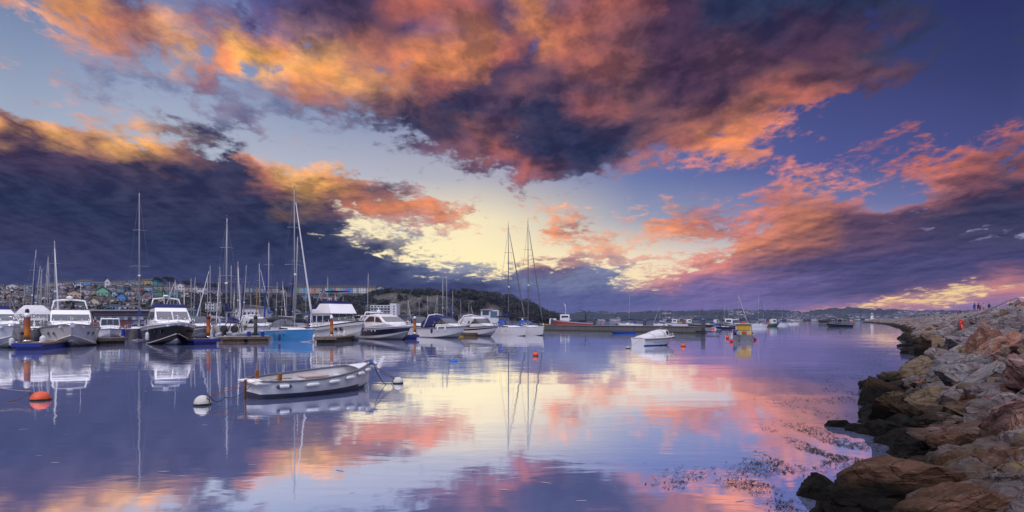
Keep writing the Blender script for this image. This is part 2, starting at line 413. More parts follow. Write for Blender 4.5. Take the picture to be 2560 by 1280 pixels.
# hills across the bay
FSKY = [(1150, 800), (1340, 789), (1420, 786), (1500, 783), (1560, 785), (1640, 782), (1720, 784), (1750, 781), (1800, 779), (1850, 776), (1900, 777), (1960, 780), (2000, 783), (2060, 778), (2120, 775), (2200, 778), (2300, 779), (2400, 779), (2500, 780), (2700, 785), (2900, 796)]
YF0, YF1 = 2550.0, 3400.0
def far_land(px, u):
    Y = YF0 + (YF1 - YF0) * u
    zr = CAMZ + (HZ - pl(FSKY, px)) / FPX * YF1
    k = u ** 0.8 * (1 - 0.10 * math.sin(u * 9 + px * 0.013))
    X = (px - CX) / FPX * Y
    z = -1 + (zr + 1) * (k if u < 1 else 1)
    z += (mnoise.noise(Vector((X * 0.004, Y * 0.004, 0))) * 9 + mnoise.noise(Vector((X * 0.015, Y * 0.01, 5))) * 3) * u * (0.6 if u < 1 else 0.35)
    return Vector((X, Y, z))
mb = MB(); FPS = list(range(1150, 2901, 10)); NF = 16; vs = []
for px in FPS:
    for j in range(NF + 2):
        p = far_land(px, min(j / NF, 1.0))
        if j == NF + 1: p = p + Vector((0, 300, -30))
        vs.append(p)
n_ = NF + 2
mb.add(vs, [(i * n_ + j, (i + 1) * n_ + j, (i + 1) * n_ + j + 1, i * n_ + j + 1) for i in range(len(FPS) - 1) for j in range(n_ - 1)], 0, True)
def far_mat():
    m = bpy.data.materials.new('far_fields'); m.use_nodes = True; k = NT(m.node_tree)
    pos = k.new('ShaderNodeNewGeometry').outputs['Position']
    n = k.noise(pos, 0.006, 6, 0.6); n2 = k.noise(pos, 0.03, 5, 0.7)
    c = k.mix(k.rng(n, 0.42, 0.58), (0.022, 0.036, 0.026), (0.075, 0.085, 0.045))
    c = k.mix(k.rng(n2, 0.5, 0.6), c, (0.018, 0.026, 0.022))
    p = k.new('ShaderNodeBsdfPrincipled'); k.put(p.inputs['Base Color'], c); p.inputs['Roughness'].default_value = 1
    k.l.new(p.outputs[0], k.new('ShaderNodeOutputMaterial').inputs[0]); return m
setting(mb.obj('hills', far_mat()))
# houses of the far towns and hedgerow trees: too many and too small to count
rng = random.Random(5)
mb = MB(); mt = MB()
for i in range(9000):
    px = rng.uniform(1380, 2560); u = rng.uniform(0.03, 0.93)
    p = far_land(px, u)
    dens_ = mnoise.noise(Vector((px * 0.012, u * 2.2, 3.3))) + (0.25 if 1960 < px < 2330 else -0.1 if px > 1700 else -0.22)
    if dens_ < 0.02: 
        if rng.random() < 0.35:
            r_ = rng.uniform(5, 11); mt.ball((p.x, p.y, p.z + r_ * 0.4), (r_ * rng.uniform(1, 2.2), r_, r_ * 0.8), 0, 6, 4)
        continue
    if rng.random() < 0.55:
        w_, h_ = rng.uniform(6, 15), rng.uniform(4, 7)
        mb.box((p.x, p.y, p.z + h_ / 2), (w_, 7, h_), rng.choice((0, 0, 1)))
        mb.prism([(p.x - w_ / 2 - .3, p.z + h_), (p.x + w_ / 2 + .3, p.z + h_), (p.x + w_ / 2 - 1.5, p.z + h_ + 2.2), (p.x - w_ / 2 + 1.5, p.z + h_ + 2.2)], p.y - 3.6, p.y + 3.6, 2)
    elif rng.random() < 0.5:
        r_ = rng.uniform(4, 8); mt.ball((p.x, p.y, p.z + r_ * 0.4), (r_ * rng.uniform(1, 1.8), r_, r_ * 0.8), 0, 6, 4)
for px in range(1380, 2560, 5):
    if mnoise.noise(Vector((px * 0.02, 1, 1))) > -0.05:
        p = far_land(px, 1.0); r_ = rng.uniform(4, 11)
        mt.ball((p.x, p.y, p.z + r_ * 0.35), (r_ * rng.uniform(1, 2.0), r_, r_ * 0.8), 0, 6, 4)
setting(mb.obj('distant_town', [mat('far_render', (0.62, 0.58, 0.58), 0.9), mat('far_render_cream', (0.55, 0.48, 0.42), 0.9), mat('far_slate', (0.10, 0.10, 0.12), 0.9)], fix=False), 'stuff')
setting(mt.obj('distant_trees', mat('far_leaf', (0.022, 0.034, 0.024), 1.0), fix=False), 'stuff')

# ------------------------------------------------------------------ trees
def leaf_mat(name, a, b):
    m = bpy.data.materials.new(name); m.use_nodes = True; k = NT(m.node_tree)
    pos = k.new('ShaderNodeNewGeometry').outputs['Position']
    n = k.noise(pos, 0.22, 4, 0.6); n2 = k.noise(pos, 2.0, 2, 0.5)
    c = k.mix(k.math('MULTIPLY', k.rng(n, 0.35, 0.65), k.rng(n2, 0.2, 0.8)), a, b)
    p = k.new('ShaderNodeBsdfPrincipled'); k.put(p.inputs['Base Color'], c); p.inputs['Roughness'].default_value = 0.8
    k.l.new(p.outputs[0], k.new('ShaderNodeOutputMaterial').inputs[0]); return m
LEAF = leaf_mat('evergreen_leaf', (0.007, 0.014, 0.011), (0.024, 0.033, 0.020))
LEAFB = leaf_mat('winter_leaf', (0.028, 0.024, 0.022), (0.06, 0.05, 0.036))
BARK = mat('bark', (0.06, 0.048, 0.04), 0.95, var=0.3, scale=2)
def leaves(mb, c, r, n, rg, s, mi=0, flat=1.0):
    for _ in range(n):
        d = Vector((rg.gauss(0, 1), rg.gauss(0, 1), rg.gauss(0, 1))); d.normalize()
        p = Vector(c) + Vector((d.x * r[0], d.y * r[1], d.z * r[2])) * rg.uniform(0.55, 1.05)
        u = Vector((rg.gauss(0, 1), rg.gauss(0, 1), rg.gauss(0, 1))).normalized(); w_ = u.orthogonal().normalized(); q = s * rg.uniform(0.6, 1.4)
        mb.add([p - u * q - w_ * q * .6, p + u * q - w_ * q * .5, p + u * q * .8 + w_ * q * .6, p - u * q * .7 + w_ * q * .5], [(0, 1, 2, 3)], mi)
rg = random.Random(21)
mb = MB()   # the wooded slope and cliff top read as one mass
cnt = 0
while cnt < 620:
    px = rg.uniform(480, 1408); u = rg.random()
    if px < 1000 and rg.random() < 0.35: continue
    p = land(px, u); py = HZ - (p.z - CAMZ) / p.y * FPX
    if px < 1150 and 742 < py < 790 and px > 930 and rg.random() < 0.75: continue
    if px < 930 and py < 742: continue
    if 1195 < px < 1260 and py > 772: continue
    if 920 < px < 995 and py > 768: continue
    r_ = rg.uniform(2.4, 4.6) * (1.15 if px > 1100 else 0.9)
    if px > 1340: r_ *= 0.7
    for q in range(4):
        o = Vector((rg.uniform(-1, 1) * r_, rg.uniform(-1, 1) * r_, rg.uniform(0.1, 0.9) * r_))
        leaves(mb, p + o, (r_ * .75, r_ * .75, r_ * .65), 34, rg, 0.62, 0 if rg.random() < .75 else 1)
    cnt += 1
for _ in range(560):
    px, u = rg.uniform(-60, 560), rg.uniform(.03, .97); p = land(px, u); r_ = rg.uniform(1.2, 2.6)
    for q in range(2):
        o = Vector((rg.uniform(-1, 1) * r_ * 1.6, rg.uniform(-1, 1) * r_, rg.uniform(0, .5) * r_)); leaves(mb, p + o, (r_ * .9, r_ * .8, r_ * .6), 26, rg, .5, 0 if rg.random() < .7 else 1)
setting(mb.obj('woodland', [LEAF, LEAFB], fix=False), 'stuff')
def tree(px, py, h, kind, label, w=None):
    p = land_hit(px, py) if px < 1400 else None
    t_ = thing({'pine': 'pine_tree', 'bare': 'bare_tree', 'round': 'evergreen_tree'}[kind], label, 'tree', p, 0, 'trees standing up on the skyline of the headland')
    w = w or h * 0.5; mb = MB(); ml = MB(); rg2 = random.Random(int(px))
    mb.tube([(0, 0, -0.5), (0.1, 0, h * .35), (-.1, 0.1, h * .7), (0, 0, h * .92)], [h * .035, h * .028, h * .018, h * .008], 7)
    for i in range(9):
        a = rg2.uniform(0, 6.28); z0 = h * rg2.uniform(.35, .8); ln = w * rg2.uniform(.35, .6)
        e = Vector((math.cos(a) * ln, math.sin(a) * ln, z0 + h * rg2.uniform(.08, .2)))
        mb.tube([(0, 0, z0), (e.x * .5, e.y * .5, z0 + h * .06), e], [h * .012, h * .009, h * .004], 5)
        if kind == 'bare':
            for _ in range(10):
                f = e + Vector((rg2.uniform(-1, 1), rg2.uniform(-1, 1), rg2.uniform(.1, 1))) * w * .22
                mb.tube([e, f], [h * .005, h * .002], 4)
            leaves(ml, e, (w * .22, w * .22, h * .12), 26, rg2, .25)
        else:
            leaves(ml, e, (w * .26, w * .26, h * (.075 if kind == 'pine' else .15)), 90, rg2, .34)
    leaves(ml, (0, 0, h * .88), (w * .4, w * .4, h * (.09 if kind == 'pine' else .16)), 160, rg2, .34)
    mb.obj('trunk', BARK, t_); ml.obj('crown', LEAFB if kind == 'bare' else LEAF, t_, fix=False)
tree(425, 716, 9.5, 'pine', 'taller flat-topped pine standing on the town skyline beside the teal gabled house', 11)
tree(466, 722, 8.5, 'pine', 'smaller flat-topped pine on the skyline with a clear stem, right of the taller pine', 9)
tree(394, 713, 7, 'round', 'round dark tree just behind the teal gabled house on the crest', 7)
tree(498, 724, 7, 'bare', 'leafless round tree on the crest right of the two pines', 9)
tree(553, 730, 9, 'round', 'broad dark evergreen on the crest between the pines and the ridge terrace', 14)
tree(572, 729, 10, 'bare', 'tall leafless tree on the crest left of the ridge terrace', 12)
tree(522, 726, 8, 'round', 'low dark evergreen on the crest beside the leafless round tree', 12)
tree(718, 733, 8, 'round', 'dark evergreen interrupting the ridge terrace', 12)
for i, (px, py, h, k_, lb) in enumerate(((1160, 742, 8, 'round', 'rounded evergreen on the cliff top just right of the last gabled house'),
    (1183, 745, 7.5, 'round', 'slightly pointed evergreen on the cliff top right above the grey quay sheds'), (1210, 747, 8, 'bare', 'leafless tree on the cliff top directly above the harbour office'),
    (1235, 750, 8, 'bare', 'leafless tree on the cliff top just left of the tall twin masts'), (1275, 755, 8, 'round', 'big round evergreen between the tall twin masts on the headland'),
    (1330, 768, 6, 'round', 'low rounded evergreen on the falling end of the headland'))):
    tree(px, py, h, k_, lb, h * 1.2)

# ------------------------------------------------------------------ haze over the bay
def haze():
    m = bpy.data.materials.new('evening_haze'); m.use_nodes = True; k = NT(m.node_tree)
    v = k.new('ShaderNodeVolumePrincipled'); v.inputs['Color'].default_value = (0.36, 0.42, 0.80, 1)
    v.inputs['Density'].default_value = 0.00009; v.inputs['Anisotropy'].default_value = 0.0
    k.l.new(v.outputs[0], k.new('ShaderNodeOutputMaterial').inputs[1])
    mb = MB(); mb.box((0, 1900, 42.5), (9000, 4400, 87)); setting(mb.obj('haze', m), 'stuff')
HAZE = True
if HAZE: haze()
# ------------------------------------------------------------------ houses of the town
HC = dict(white=(0.72,0.71,0.72), cream=(0.66,0.56,0.40), peach=(0.66,0.46,0.34), beige=(0.50,0.43,0.37), tan=(0.46,0.34,0.26), grey=(0.36,0.37,0.40), slate_blue=(0.22,0.30,0.42),
          pale_blue=(0.34,0.52,0.68), sky_blue=(0.10,0.38,0.70), bright_blue=(0.03,0.28,0.72), teal=(0.04,0.40,0.44), cyan=(0.06,0.50,0.66), mint=(0.18,0.55,0.34), sage=(0.28,0.42,0.30), green=(0.06,0.42,0.10), lilac=(0.55,0.46,0.68),
          pink=(0.72,0.34,0.44), rose=(0.55,0.22,0.26), magenta=(0.58,0.09,0.38), red=(0.46,0.12,0.09), orange=(0.60,0.18,0.06), yellow=(0.74,0.46,0.04), navy=(0.03,0.05,0.16), gold=(0.60,0.46,0.08), dark_grey=(0.12,0.12,0.15))
def mute(c):
    g = (c[0] + c[1] + c[2]) / 3
    return tuple(min(.85, (v * .86 + g * .14) * 1.05) for v in c)
HC = {k_: mute(v) for k_, v in HC.items()}
def wallm(c): return mat('render_' + c, HC[c], 0.85, var=0.10, scale=0.5, dirt=tuple(v * 0.6 for v in HC[c]))
SLATE = [mat('slate_roof', (0.045, 0.048, 0.06), 0.8, var=0.3, scale=1.0), mat('brown_tile_roof', (0.09, 0.058, 0.045), 0.85, var=0.3, scale=1.0), mat('grey_tile_roof', (0.09, 0.09, 0.105), 0.8, var=0.25, scale=1.0)]
CHIM = mat('chimney_stack', (0.20, 0.15, 0.13), 0.9)
def window_mesh():
    mb = MB(); mb.box((0, -0.05, 0), (1, 0.1, 1), 0)
    for x in (-.24, .24): mb.box((x, -0.11, 0), (0.4, 0.03, 0.82), 1)
    return mb.mesh('window', [mat('window_frame_white', (0.7, 0.7, 0.7), 0.5), mat('window_dark', (0.03, 0.035, 0.05), 0.08, spec=0.9)])
WIN = window_mesh()
def wall_mesh(kind):
    mb = MB()
    if kind == 'gable': mb.prism([(-.5, 0), (.5, 0), (.5, 1), (0, 1.0 + GAB), (-.5, 1)], 0, 1)
    else: mb.box((0, .5, .5), (1, 1, 1))
    return mb.mesh('wall', CHIM)
GAB = 0.42
WALLM = {k_: wall_mesh(k_) for k_ in ('gable', 'terrace')}
def roof_mesh(kind):
    mb = MB()
    if kind == 'gable':
        for s in (-1, 1):
            mb.prism([(0, 1 + GAB + .05), (s * .56, 0.97), (s * .56, 1.02), (0, 1 + GAB + .12)], -0.05, 1.05)
    elif kind == 'hip':
        a = [(-.54, -.06, 1), (.54, -.06, 1), (.54, 1.06, 1), (-.54, 1.06, 1), (-.22, .5, 1.36), (.22, .5, 1.36)]
        mb.add(a, [(3, 2, 1, 0), (0, 1, 5, 4), (1, 2, 5), (2, 3, 4, 5), (3, 0, 4)])
    elif kind == 'flat': mb.box((0, .48, 1.03), (1.06, 1.12, .06))
    else:
        a = [(-.5, -.06, .98), (.5, -.06, .98), (.5, 1.06, .98), (-.5, 1.06, .98), (-.5, .5, 1.33), (.5, .5, 1.33)]
        mb.add(a, [(3, 2, 1, 0), (0, 1, 5, 4), (1, 2, 5), (2, 3, 4, 5), (3, 0, 4)])
    return mb.mesh('roof', SLATE[0])
ROOFM = {k_: roof_mesh(k_) for k_ in ('gable', 'terrace', 'hip', 'flat')}
def chim_mesh():
    mb = MB(); mb.box((0, 0, .55), (.9, .6, 1.5)); 
    for x in (-.22, .22): mb.tube([(x, 0, 1.3), (x, 0, 1.65)], .11, 6)
    return mb.mesh('chimney', CHIM)
CHIMM = chim_mesh()
HOUSES = []
def use_mat(o, m): o.material_slots[0].link = 'OBJECT'; o.material_slots[0].material = m
def house(px, py, wpx, hpx, col, kind='terrace', row='town', roof=0, rows=None, depth=None):
    p = land_hit(px, py); k = p.y / FPX; w_, h_ = wpx * k, hpx * k; d_ = depth or max(5.5, min(8, w_))
    o = link({'gable': 'gabled_house', 'hip': 'hipped_house', 'flat': 'flat_roofed_house'}.get(kind, 'terraced_house'), None, None, (p.x, p.y, p.z - .3)); o.empty_display_size = .3
    ang = -math.atan2(p.x, p.y) * 0.6; o.rotation_euler = (0, 0, ang)
    wl = link('wall', WALLM['gable' if kind == 'gable' else 'terrace'], o); wl.scale = (w_, d_, h_ + .3); use_mat(wl, wallm(col))
    # each house keeps its own ground floor down into the slope
    base = link('basement', WALLM['terrace'], o); base.scale = (w_ * .98, d_ * .9, 3.2); base.location = (0, .1, -3.19); use_mat(base, wallm(col))
    rf = link('roof', ROOFM[kind], o); rf.scale = (w_, d_, h_ + .3) if kind == 'gable' else (w_, d_, min(h_ + .3, 9)); use_mat(rf, SLATE[roof])
    if kind not in ('gable',) and h_ + .3 > 9: rf.location = (0, 0, h_ + .3 - 9)
    if kind != 'flat':
        c = link('chimney', CHIMM, rf)
        sx, sy, sz = rf.scale; c.scale = (1 / sx, 1 / sy, 1 / sz)
        c.location = (.40 if kind != 'gable' else .28, .5, 1.26 if kind == 'terrace' else 1.2)
    nr = rows or max(1, int(h_ / 2.5)); nc = max(1, min(6, int(w_ / 2.3)))
    for r_ in range(nr):
        for c_ in range(nc):
            wd = link('window', WIN, o); wd.scale = (min(1.25, w_ / nc * .6), 1, min(1.35, h_ / nr * .55))
            wd.location = (w_ * ((c_ + .5) / nc - .5), 0, .3 + h_ * (r_ + .55) / nr)
    HOUSES.append(dict(o=o, px=px, py=py, col=col, kind=kind, row=row, w=wpx, h=hpx))
    return o
T = 'on the town slope'
for a in [(30,723,24,9,'white','gable','crest',2),(167,715,30,9,'cream','hip','crest',1),(209,713,36,11,'sky_blue','hip','crest',1),(196,719,17,7,'white','gable','crest',0),(245,716,36,9,'slate_blue','terrace','crest',2),(268,719,11,16,'white','gable','crest',0),
          (281,708,22,8,'grey','terrace','crest',1),(303,708,22,8,'beige','terrace','crest',1),(328,710,16,9,'cyan','terrace','crest',1),(345,710,20,9,'beige','terrace','crest',1),(368,711,22,11,'yellow','terrace','crest',1),(393,713,24,11,'teal','gable','crest',0),
          (318,716,18,6,'white','gable','crest',0),
          (198,735,8,10,'sky_blue','terrace','upper',0),(208,736,10,11,'white','terrace','upper',0),(218,737,10,12,'lilac','terrace','upper',0),(228,737,10,11,'tan','terrace','upper',0),(239,738,11,12,'sage','terrace','upper',0),(256,742,24,16,'mint','gable','upper',0),
          (277,731,18,13,'grey','terrace','upper',0),(297,731,20,11,'slate_blue','terrace','upper',0),(316,730,10,12,'navy','terrace','upper',0),(328,729,14,12,'tan','terrace','upper',1),(342,729,13,11,'beige','terrace','upper',0),(355,730,11,12,'red','terrace','upper',0),(370,731,16,13,'pale_blue','terrace','upper',0),(385,730,13,14,'sage','terrace','upper',0),(398,728,12,12,'grey','terrace','upper',0),
          (184,747,34,14,'peach','gable','middle',1),(155,751,14,14,'peach','terrace','middle',0),(135,751,13,15,'teal','terrace','middle',0),(268,750,14,6,'dark_grey','terrace','middle',0),(281,756,26,9,'cream','terrace','middle',0),(303,756,18,15,'bright_blue','gable','middle',0),(318,755,10,14,'lilac','terrace','middle',0),(329,753,12,12,'cream','terrace','middle',0),(344,749,15,11,'grey','terrace','middle',0),(368,746,17,9,'pink','terrace','middle',2),
          (234,770,22,17,'cream','gable','lower',1),(253,761,26,8,'lilac','hip','lower',0),(207,773,34,12,'white','terrace','lower',0),(264,774,17,9,'teal','terrace','lower',0),(285,774,26,10,'sky_blue','terrace','lower',0),(320,764,26,7,'white','terrace','lower',0),(346,764,24,7,'white','terrace','lower',0),(312,774,24,8,'white','terrace','lower',2),(336,774,20,8,'white','terrace','lower',2),(262,764,10,6,'cream','gable','lower',0),
          (412,729,14,13,'beige','terrace','upper',0),(425,729,12,12,'rose','terrace','upper',0),(450,730,20,15,'white','gable','upper',0),(393,741,20,11,'green','terrace','middle',0),(382,741,9,11,'bright_blue','terrace','middle',0),(430,743,24,14,'teal','terrace','middle',0),(467,731,18,13,'beige','terrace','upper',0),(489,733,16,12,'white','gable','upper',0),(504,737,20,18,'white','flat','upper',0),(520,742,22,12,'white','terrace','middle',2),(541,742,20,12,'white','terrace','middle',2),(450,744,13,9,'cream','terrace','middle',0),(480,745,16,9,'cream','terrace','middle',0),
          (950,731,21,12,'grey','gable','crest',1),(960,731,14,10,'cyan','gable','crest',0),(970,732,9,7,'sky_blue','terrace','crest',0),(993,730,20,9,'white','hip','crest',1),(1013,732,15,7,'white','gable','crest',1),(1033,733,20,8,'pale_blue','gable','crest',1),(1053,733,18,7,'white','gable','crest',1),(1072,734,20,7,'white','gable','crest',0),(1090,736,14,5,'beige','hip','crest',1)]:
    house(*a)
# ridge terrace along the cliff top, one house after another
cs = 'grey pale_blue slate_blue grey pale_blue grey rose grey white grey beige'.split()
for i, c in enumerate(cs): house(616 + i * 9.2, 726, 9.2, 10, c, 'terrace', 'ridge', 0)
cs = 'green pink cyan sky_blue lilac tan orange beige grey dark_grey white teal teal rose cream beige cyan magenta bright_blue slate_blue white grey white white white gold beige grey'.split()
for i, c in enumerate(cs):
    if 745 + i * 7.1 < 937: house(745 + i * 7.1, 730.5, 7.1, 14, c, 'terrace', 'ridge', 0)
cs = 'pink rose white cream cream white cyan sky_blue white pale_blue teal navy pink pink cream white rose white'.split()
for i, c in enumerate(cs): house(717 + i * 7.3, 748.5 + i * .35, 7.3, 10.5, c, 'terrace', 'lowridge', 0)
# remaining houses of the slope, where nothing larger stands
rh = random.Random(77)
TAKEN = [(h_['px'], h_['py'], h_['w'], h_['h']) for h_ in HOUSES]
FILL = 'white white grey grey beige cream dark_grey slate_blue peach pale_blue lilac white'.split()
for row, y0 in (('crest', 720), ('crest', 725), ('upper', 731), ('upper', 736), ('upper', 742), ('middle', 748), ('middle', 754), ('middle', 760), ('lower', 766), ('lower', 772), ('lower', 779), ('lower', 786)):
    px = -46
    while px < 480:
        w_ = rh.choice((9, 10, 12, 14, 16)); h_ = rh.choice((8, 9, 10, 11)); y = y0 + rh.uniform(-2.0, 2.0)
        lim = 575 - (y0 - 722) * 5.0
        if y0 >= 757: lim = 330 if y0 < 765 else 240
        if px < lim and y - h_ > pl(SKYL, px) - 9 and not any(abs(px - a) < (w_ + c) * .44 and (y - h_ * .85 < b and b - d * .85 < y) for a, b, c, d in TAKEN) and rh.random() < 0.86:
            kd = rh.choice(('terrace', 'terrace', 'gable', 'hip')); house(px, y, w_, h_, rh.choice(FILL), kd, row, rh.choice((0, 0, 1, 2)))
            TAKEN.append((px, y, w_, h_))
        px += w_ + rh.choice((0, 0, 2, 5))
# labels: what a house looks like and what it stands between
ROWT = dict(crest='along the crest of the town', upper='on the upper slope', middle='halfway up the slope', lower='low down behind the quay', ridge='in the terrace along the cliff top', lowridge='in the short terrace below the ridge')
KT = dict(gable='gabled house', terrace='terraced house', hip='hip-roofed house', flat='flat-roofed house')
seen = {}
def near_house(h_, s):
    c = [q for q in HOUSES if q is not h_ and q['row'] == h_['row'] and (q['px'] - h_['px']) * s > 0 and abs(q['px'] - h_['px']) < 60]
    return min(c, key=lambda q: abs(q['px'] - h_['px']) + 2 * abs(q['py'] - h_['py'])) if c else None
for h_ in HOUSES:
    a, b = near_house(h_, -1), near_house(h_, 1); sp = lambda c: c['col'].replace('_', ' ')
    base = f"{sp(h_)} {KT[h_['kind']]} {ROWT[h_['row']]}"
    lab = base + (f" between {sp(a)} and {sp(b)} ones" if a and b else f" beside a {sp(a or b)} one" if a or b else ' standing apart')
    seen.setdefault(lab, []).append(h_)
ORD = 'first second third fourth fifth sixth seventh eighth ninth tenth'.split()
for lab, hs in seen.items():
    hs.sort(key=lambda q: q['px'])
    for i, h_ in enumerate(hs):
        l_ = lab if len(hs) == 1 else lab + (f", {ORD[i]} from the left" if i < 10 else ', far along')
        wds = l_.split()
        tag(h_['o'], ' '.join(wds[:16]), 'house', 'coloured houses of the hillside town')

# ------------------------------------------------------------------ buildings on the quay
WHITEP = mat('painted_white', (0.72, 0.72, 0.74), 0.6, var=0.08, scale=0.4)
DARKG = mat('dark_glazing', (0.03, 0.04, 0.06), 0.08, spec=0.9)
def block(name, label, px0, px1, pyb, pyt, Y, depth, m, cat='building'):
    a, b = W(px0, pyb, Y), W(px1, pyt, Y)
    o = thing(name, label, cat, ((a.x + b.x) / 2, Y, a.z), 0)
    w_, h_ = b.x - a.x, b.z - a.z
    mb = MB(); mb.box((0, depth / 2, h_ / 2 - 1.5), (w_, depth, h_ + 3)); mb.obj('wall', m, o)
    return o, w_, h_
o, w_, h_ = block('fish_market_hall', 'long low quayside hall with flat grey roof, dark red upper wall and white lower band', 232, 420, 801, 777, 262, 14, mat('dark_red_cladding', (0.14, 0.035, 0.04), 0.6))
mb = MB(); mb.box((0, 6, h_ + .2), (w_ + 3, 18, .5)); mb.obj('roof', mat('zinc_roof', (0.30, 0.33, 0.38), 0.5), o)
mb = MB(); mb.box((0, -.12, h_ * .62), (w_ * .97, .2, h_ * .2)); mb.obj('glazing_band', DARKG, o)
mb = MB(); mb.box((0, -.2, h_ * .24), (w_ * .94, .35, h_ * .34)); mb.obj('white_wall_band', WHITEP, o)
for i in range(9):
    mb = MB(); mb.box((0, -.45, 0), (1.7, .12, h_ * .3)); d = mb.obj('roller_door', mat('shutter_grey', (0.25, 0.26, 0.3), 0.5) if i % 2 else DARKG, o, (w_ * (-.42 + i * .105), 0, h_ * .22))
o, w_, h_ = block('apartment_block', 'white apartment block below the cliff with a balcony grid and taller end tower', 926, 976, 790, 763, 436, 12, WHITEP)
for r_ in range(4):
    for c_ in range(6):
        mb = MB(); mb.box((0, -.06, 0), (w_ / 6 * .72, .1, h_ / 4 * .55)); wd = mb.obj('window', DARKG, o, (w_ * ((c_ + .5) / 6 - .5), 0, h_ * (r_ + .5) / 4))
    mb = MB(); mb.box((0, -.7, h_ * (r_ + .14) / 4), (w_ * 1.0, 1.3, .28)); mb.obj('balcony', WHITEP, o)
mb = MB(); mb.box((w_ / 2 + 2.2, 5, h_ / 2 - .5), (4.6, 12.4, h_ + 3.2)); tw = mb.obj('tower', WHITEP, o)
for r_ in range(4):
    mb = MB(); mb.box((0, 0, 0), (.9, .1, .9)); mb.obj('window', DARKG, tw, (w_ / 2 + 2.6, -1.25, h_ * (r_ + .55) / 4))
mb = MB(); mb.box((-1, 0, h_ * .02), (w_ * .7, .6, 2.6)); mb.obj('brick_base', mat('brick_base', (0.22, 0.14, 0.11), 0.9), o)
o, w_, h_ = block('harbour_office', 'white harbour building with tall glazed front and lean-to roof below the wooded headland', 1202, 1246, 797, 775, 470, 9, WHITEP)
mb = MB(); mb.box((-w_ * .22, -.08, h_ * .68), (w_ * .36, .15, h_ * .5)); mb.obj('window', DARKG, o)
mb = MB(); mb.box((w_ * .24, -.08, h_ * .5), (w_ * .38, .15, h_ * .72)); mb.obj('window', mat('blue_glazing', (0.06, 0.14, 0.22), 0.1, spec=.9), o)
mb = MB(); mb.prism([(-w_ * .5, h_ + .02), (w_ * .12, h_ + .02), (w_ * .14, h_ + 1.0), (-w_ * .54, h_ + .5)], -1, 9.5); mb.obj('roof', mat('zinc_roof_warm', (0.42, 0.36, 0.34), 0.5), o)
for nm, lb, a in (('warehouse', 'long white warehouse behind the boats under the dark wooded slope', (588, 646, 800, 770, 300, 14, WHITEP)),
                  ('workshop', 'bright blue metal shed behind the trawler yacht', (757, 806, 800, 784, 300, 12, mat('blue_cladding', (0.04, 0.24, 0.40), 0.5))),
                  ('boat_shed', 'dark grey shed with shallow pitched roof right of the apartment block', (994, 1038, 800, 790, 380, 12, mat('grey_cladding', (0.10, 0.11, 0.13), 0.6))),
                  ('store_shed', 'low grey shed with shallow roof left of the harbour office', (1146, 1196, 799, 787, 440, 10, mat('pale_grey_cladding', (0.22, 0.21, 0.22), 0.7))),
                  ('apartments', 'small white block of flats with a grid of windows behind the masts', (513, 535, 785, 755, 380, 10, WHITEP)),
                  ('shop_row', 'low teal-roofed quay building behind the black motor yacht', (425, 470, 798, 778, 270, 10, mat('teal_cladding', (0.05, 0.20, 0.22), 0.6)))):
    o, w_, h_ = block(nm, lb, *a)
    mb = MB(); mb.prism([(-w_ / 2 - .4, h_ - .05), (w_ / 2 + .4, h_ - .05), (w_ / 2 + .4, h_ + .2), (0, h_ + (1.6 if nm != 'apartments' else .3)), (-w_ / 2 - .4, h_ + .2)], -.5, a[5] + .5); mb.obj('roof', SLATE[2], o)
    n_ = 5 if nm == 'apartments' else 6
    for r_ in range(4 if nm == 'apartments' else 1):
        for c_ in range(3 if nm == 'apartments' else n_):
            m_ = 3 if nm == 'apartments' else n_
            mb = MB(); mb.box((0, -.08, 0), (w_ / m_ * .5, .12, h_ * (.13 if nm == 'apartments' else .3))); mb.obj('window', DARKG, o, (w_ * ((c_ + .5) / m_ - .5), 0, h_ * ((r_ + .55) / 4 if nm == 'apartments' else .5)))
# ------------------------------------------------------------------ boats
GEL = mat('white_gelcoat', (0.86, 0.86, 0.87), 0.22, var=0.03, scale=0.8, coat=0.3)
GEL2 = mat('ivory_gelcoat', (0.68, 0.67, 0.66), 0.3, var=0.05, scale=1.0)
BLACKH = mat('black_gelcoat', (0.004, 0.004, 0.006), 0.3, var=0.1, spec=0.25)
NAVYH = mat('navy_gelcoat', (0.006, 0.010, 0.045), 0.25, var=0.1, spec=0.3)
BLUEH = mat('light_blue_gelcoat', (0.05, 0.26, 0.58), 0.2, var=0.05, coat=0.4)
GREYH = mat('grey_gelcoat', (0.16, 0.17, 0.19), 0.4, var=0.12)
REDH = mat('red_boat_paint', (0.36, 0.035, 0.03), 0.45, var=0.2, dirt=(0.12, 0.05, 0.03))
GREENH = mat('green_boat_paint', (0.02, 0.09, 0.06), 0.45, var=0.2)
YELLH = mat('yellow_boat_paint', (0.58, 0.38, 0.04), 0.5, var=0.15)
ANTI = mat('antifouling_dark', (0.012, 0.014, 0.025), 0.7)
ANTIB = mat('antifouling_blue', (0.02, 0.05, 0.20), 0.7)
TINT = mat('tinted_glass', (0.02, 0.028, 0.045), 0.05, spec=1.0)
STEEL = mat('stainless_steel', (0.6, 0.6, 0.62), 0.2, metal=1.0)
ALU = mat('silver_spar', (0.33, 0.34, 0.37), 0.4, metal=0.0, var=0.06)
ALUD = mat('dark_spar', (0.16, 0.16, 0.19), 0.4)
WOODM = mat('varnished_spar', (0.42, 0.22, 0.07), 0.4, var=0.2)
WIRE = mat('rigging_wire', (0.13, 0.13, 0.16), 0.4)
NAVYC = mat('navy_canvas', (0.012, 0.018, 0.11), 0.9, var=0.25, bump=0.3)
BLUEC = mat('blue_canvas', (0.02, 0.06, 0.32), 0.9, var=0.25, bump=0.3)
GREYC = mat('grey_canvas', (0.10, 0.11, 0.14), 0.9, var=0.2, bump=0.3)
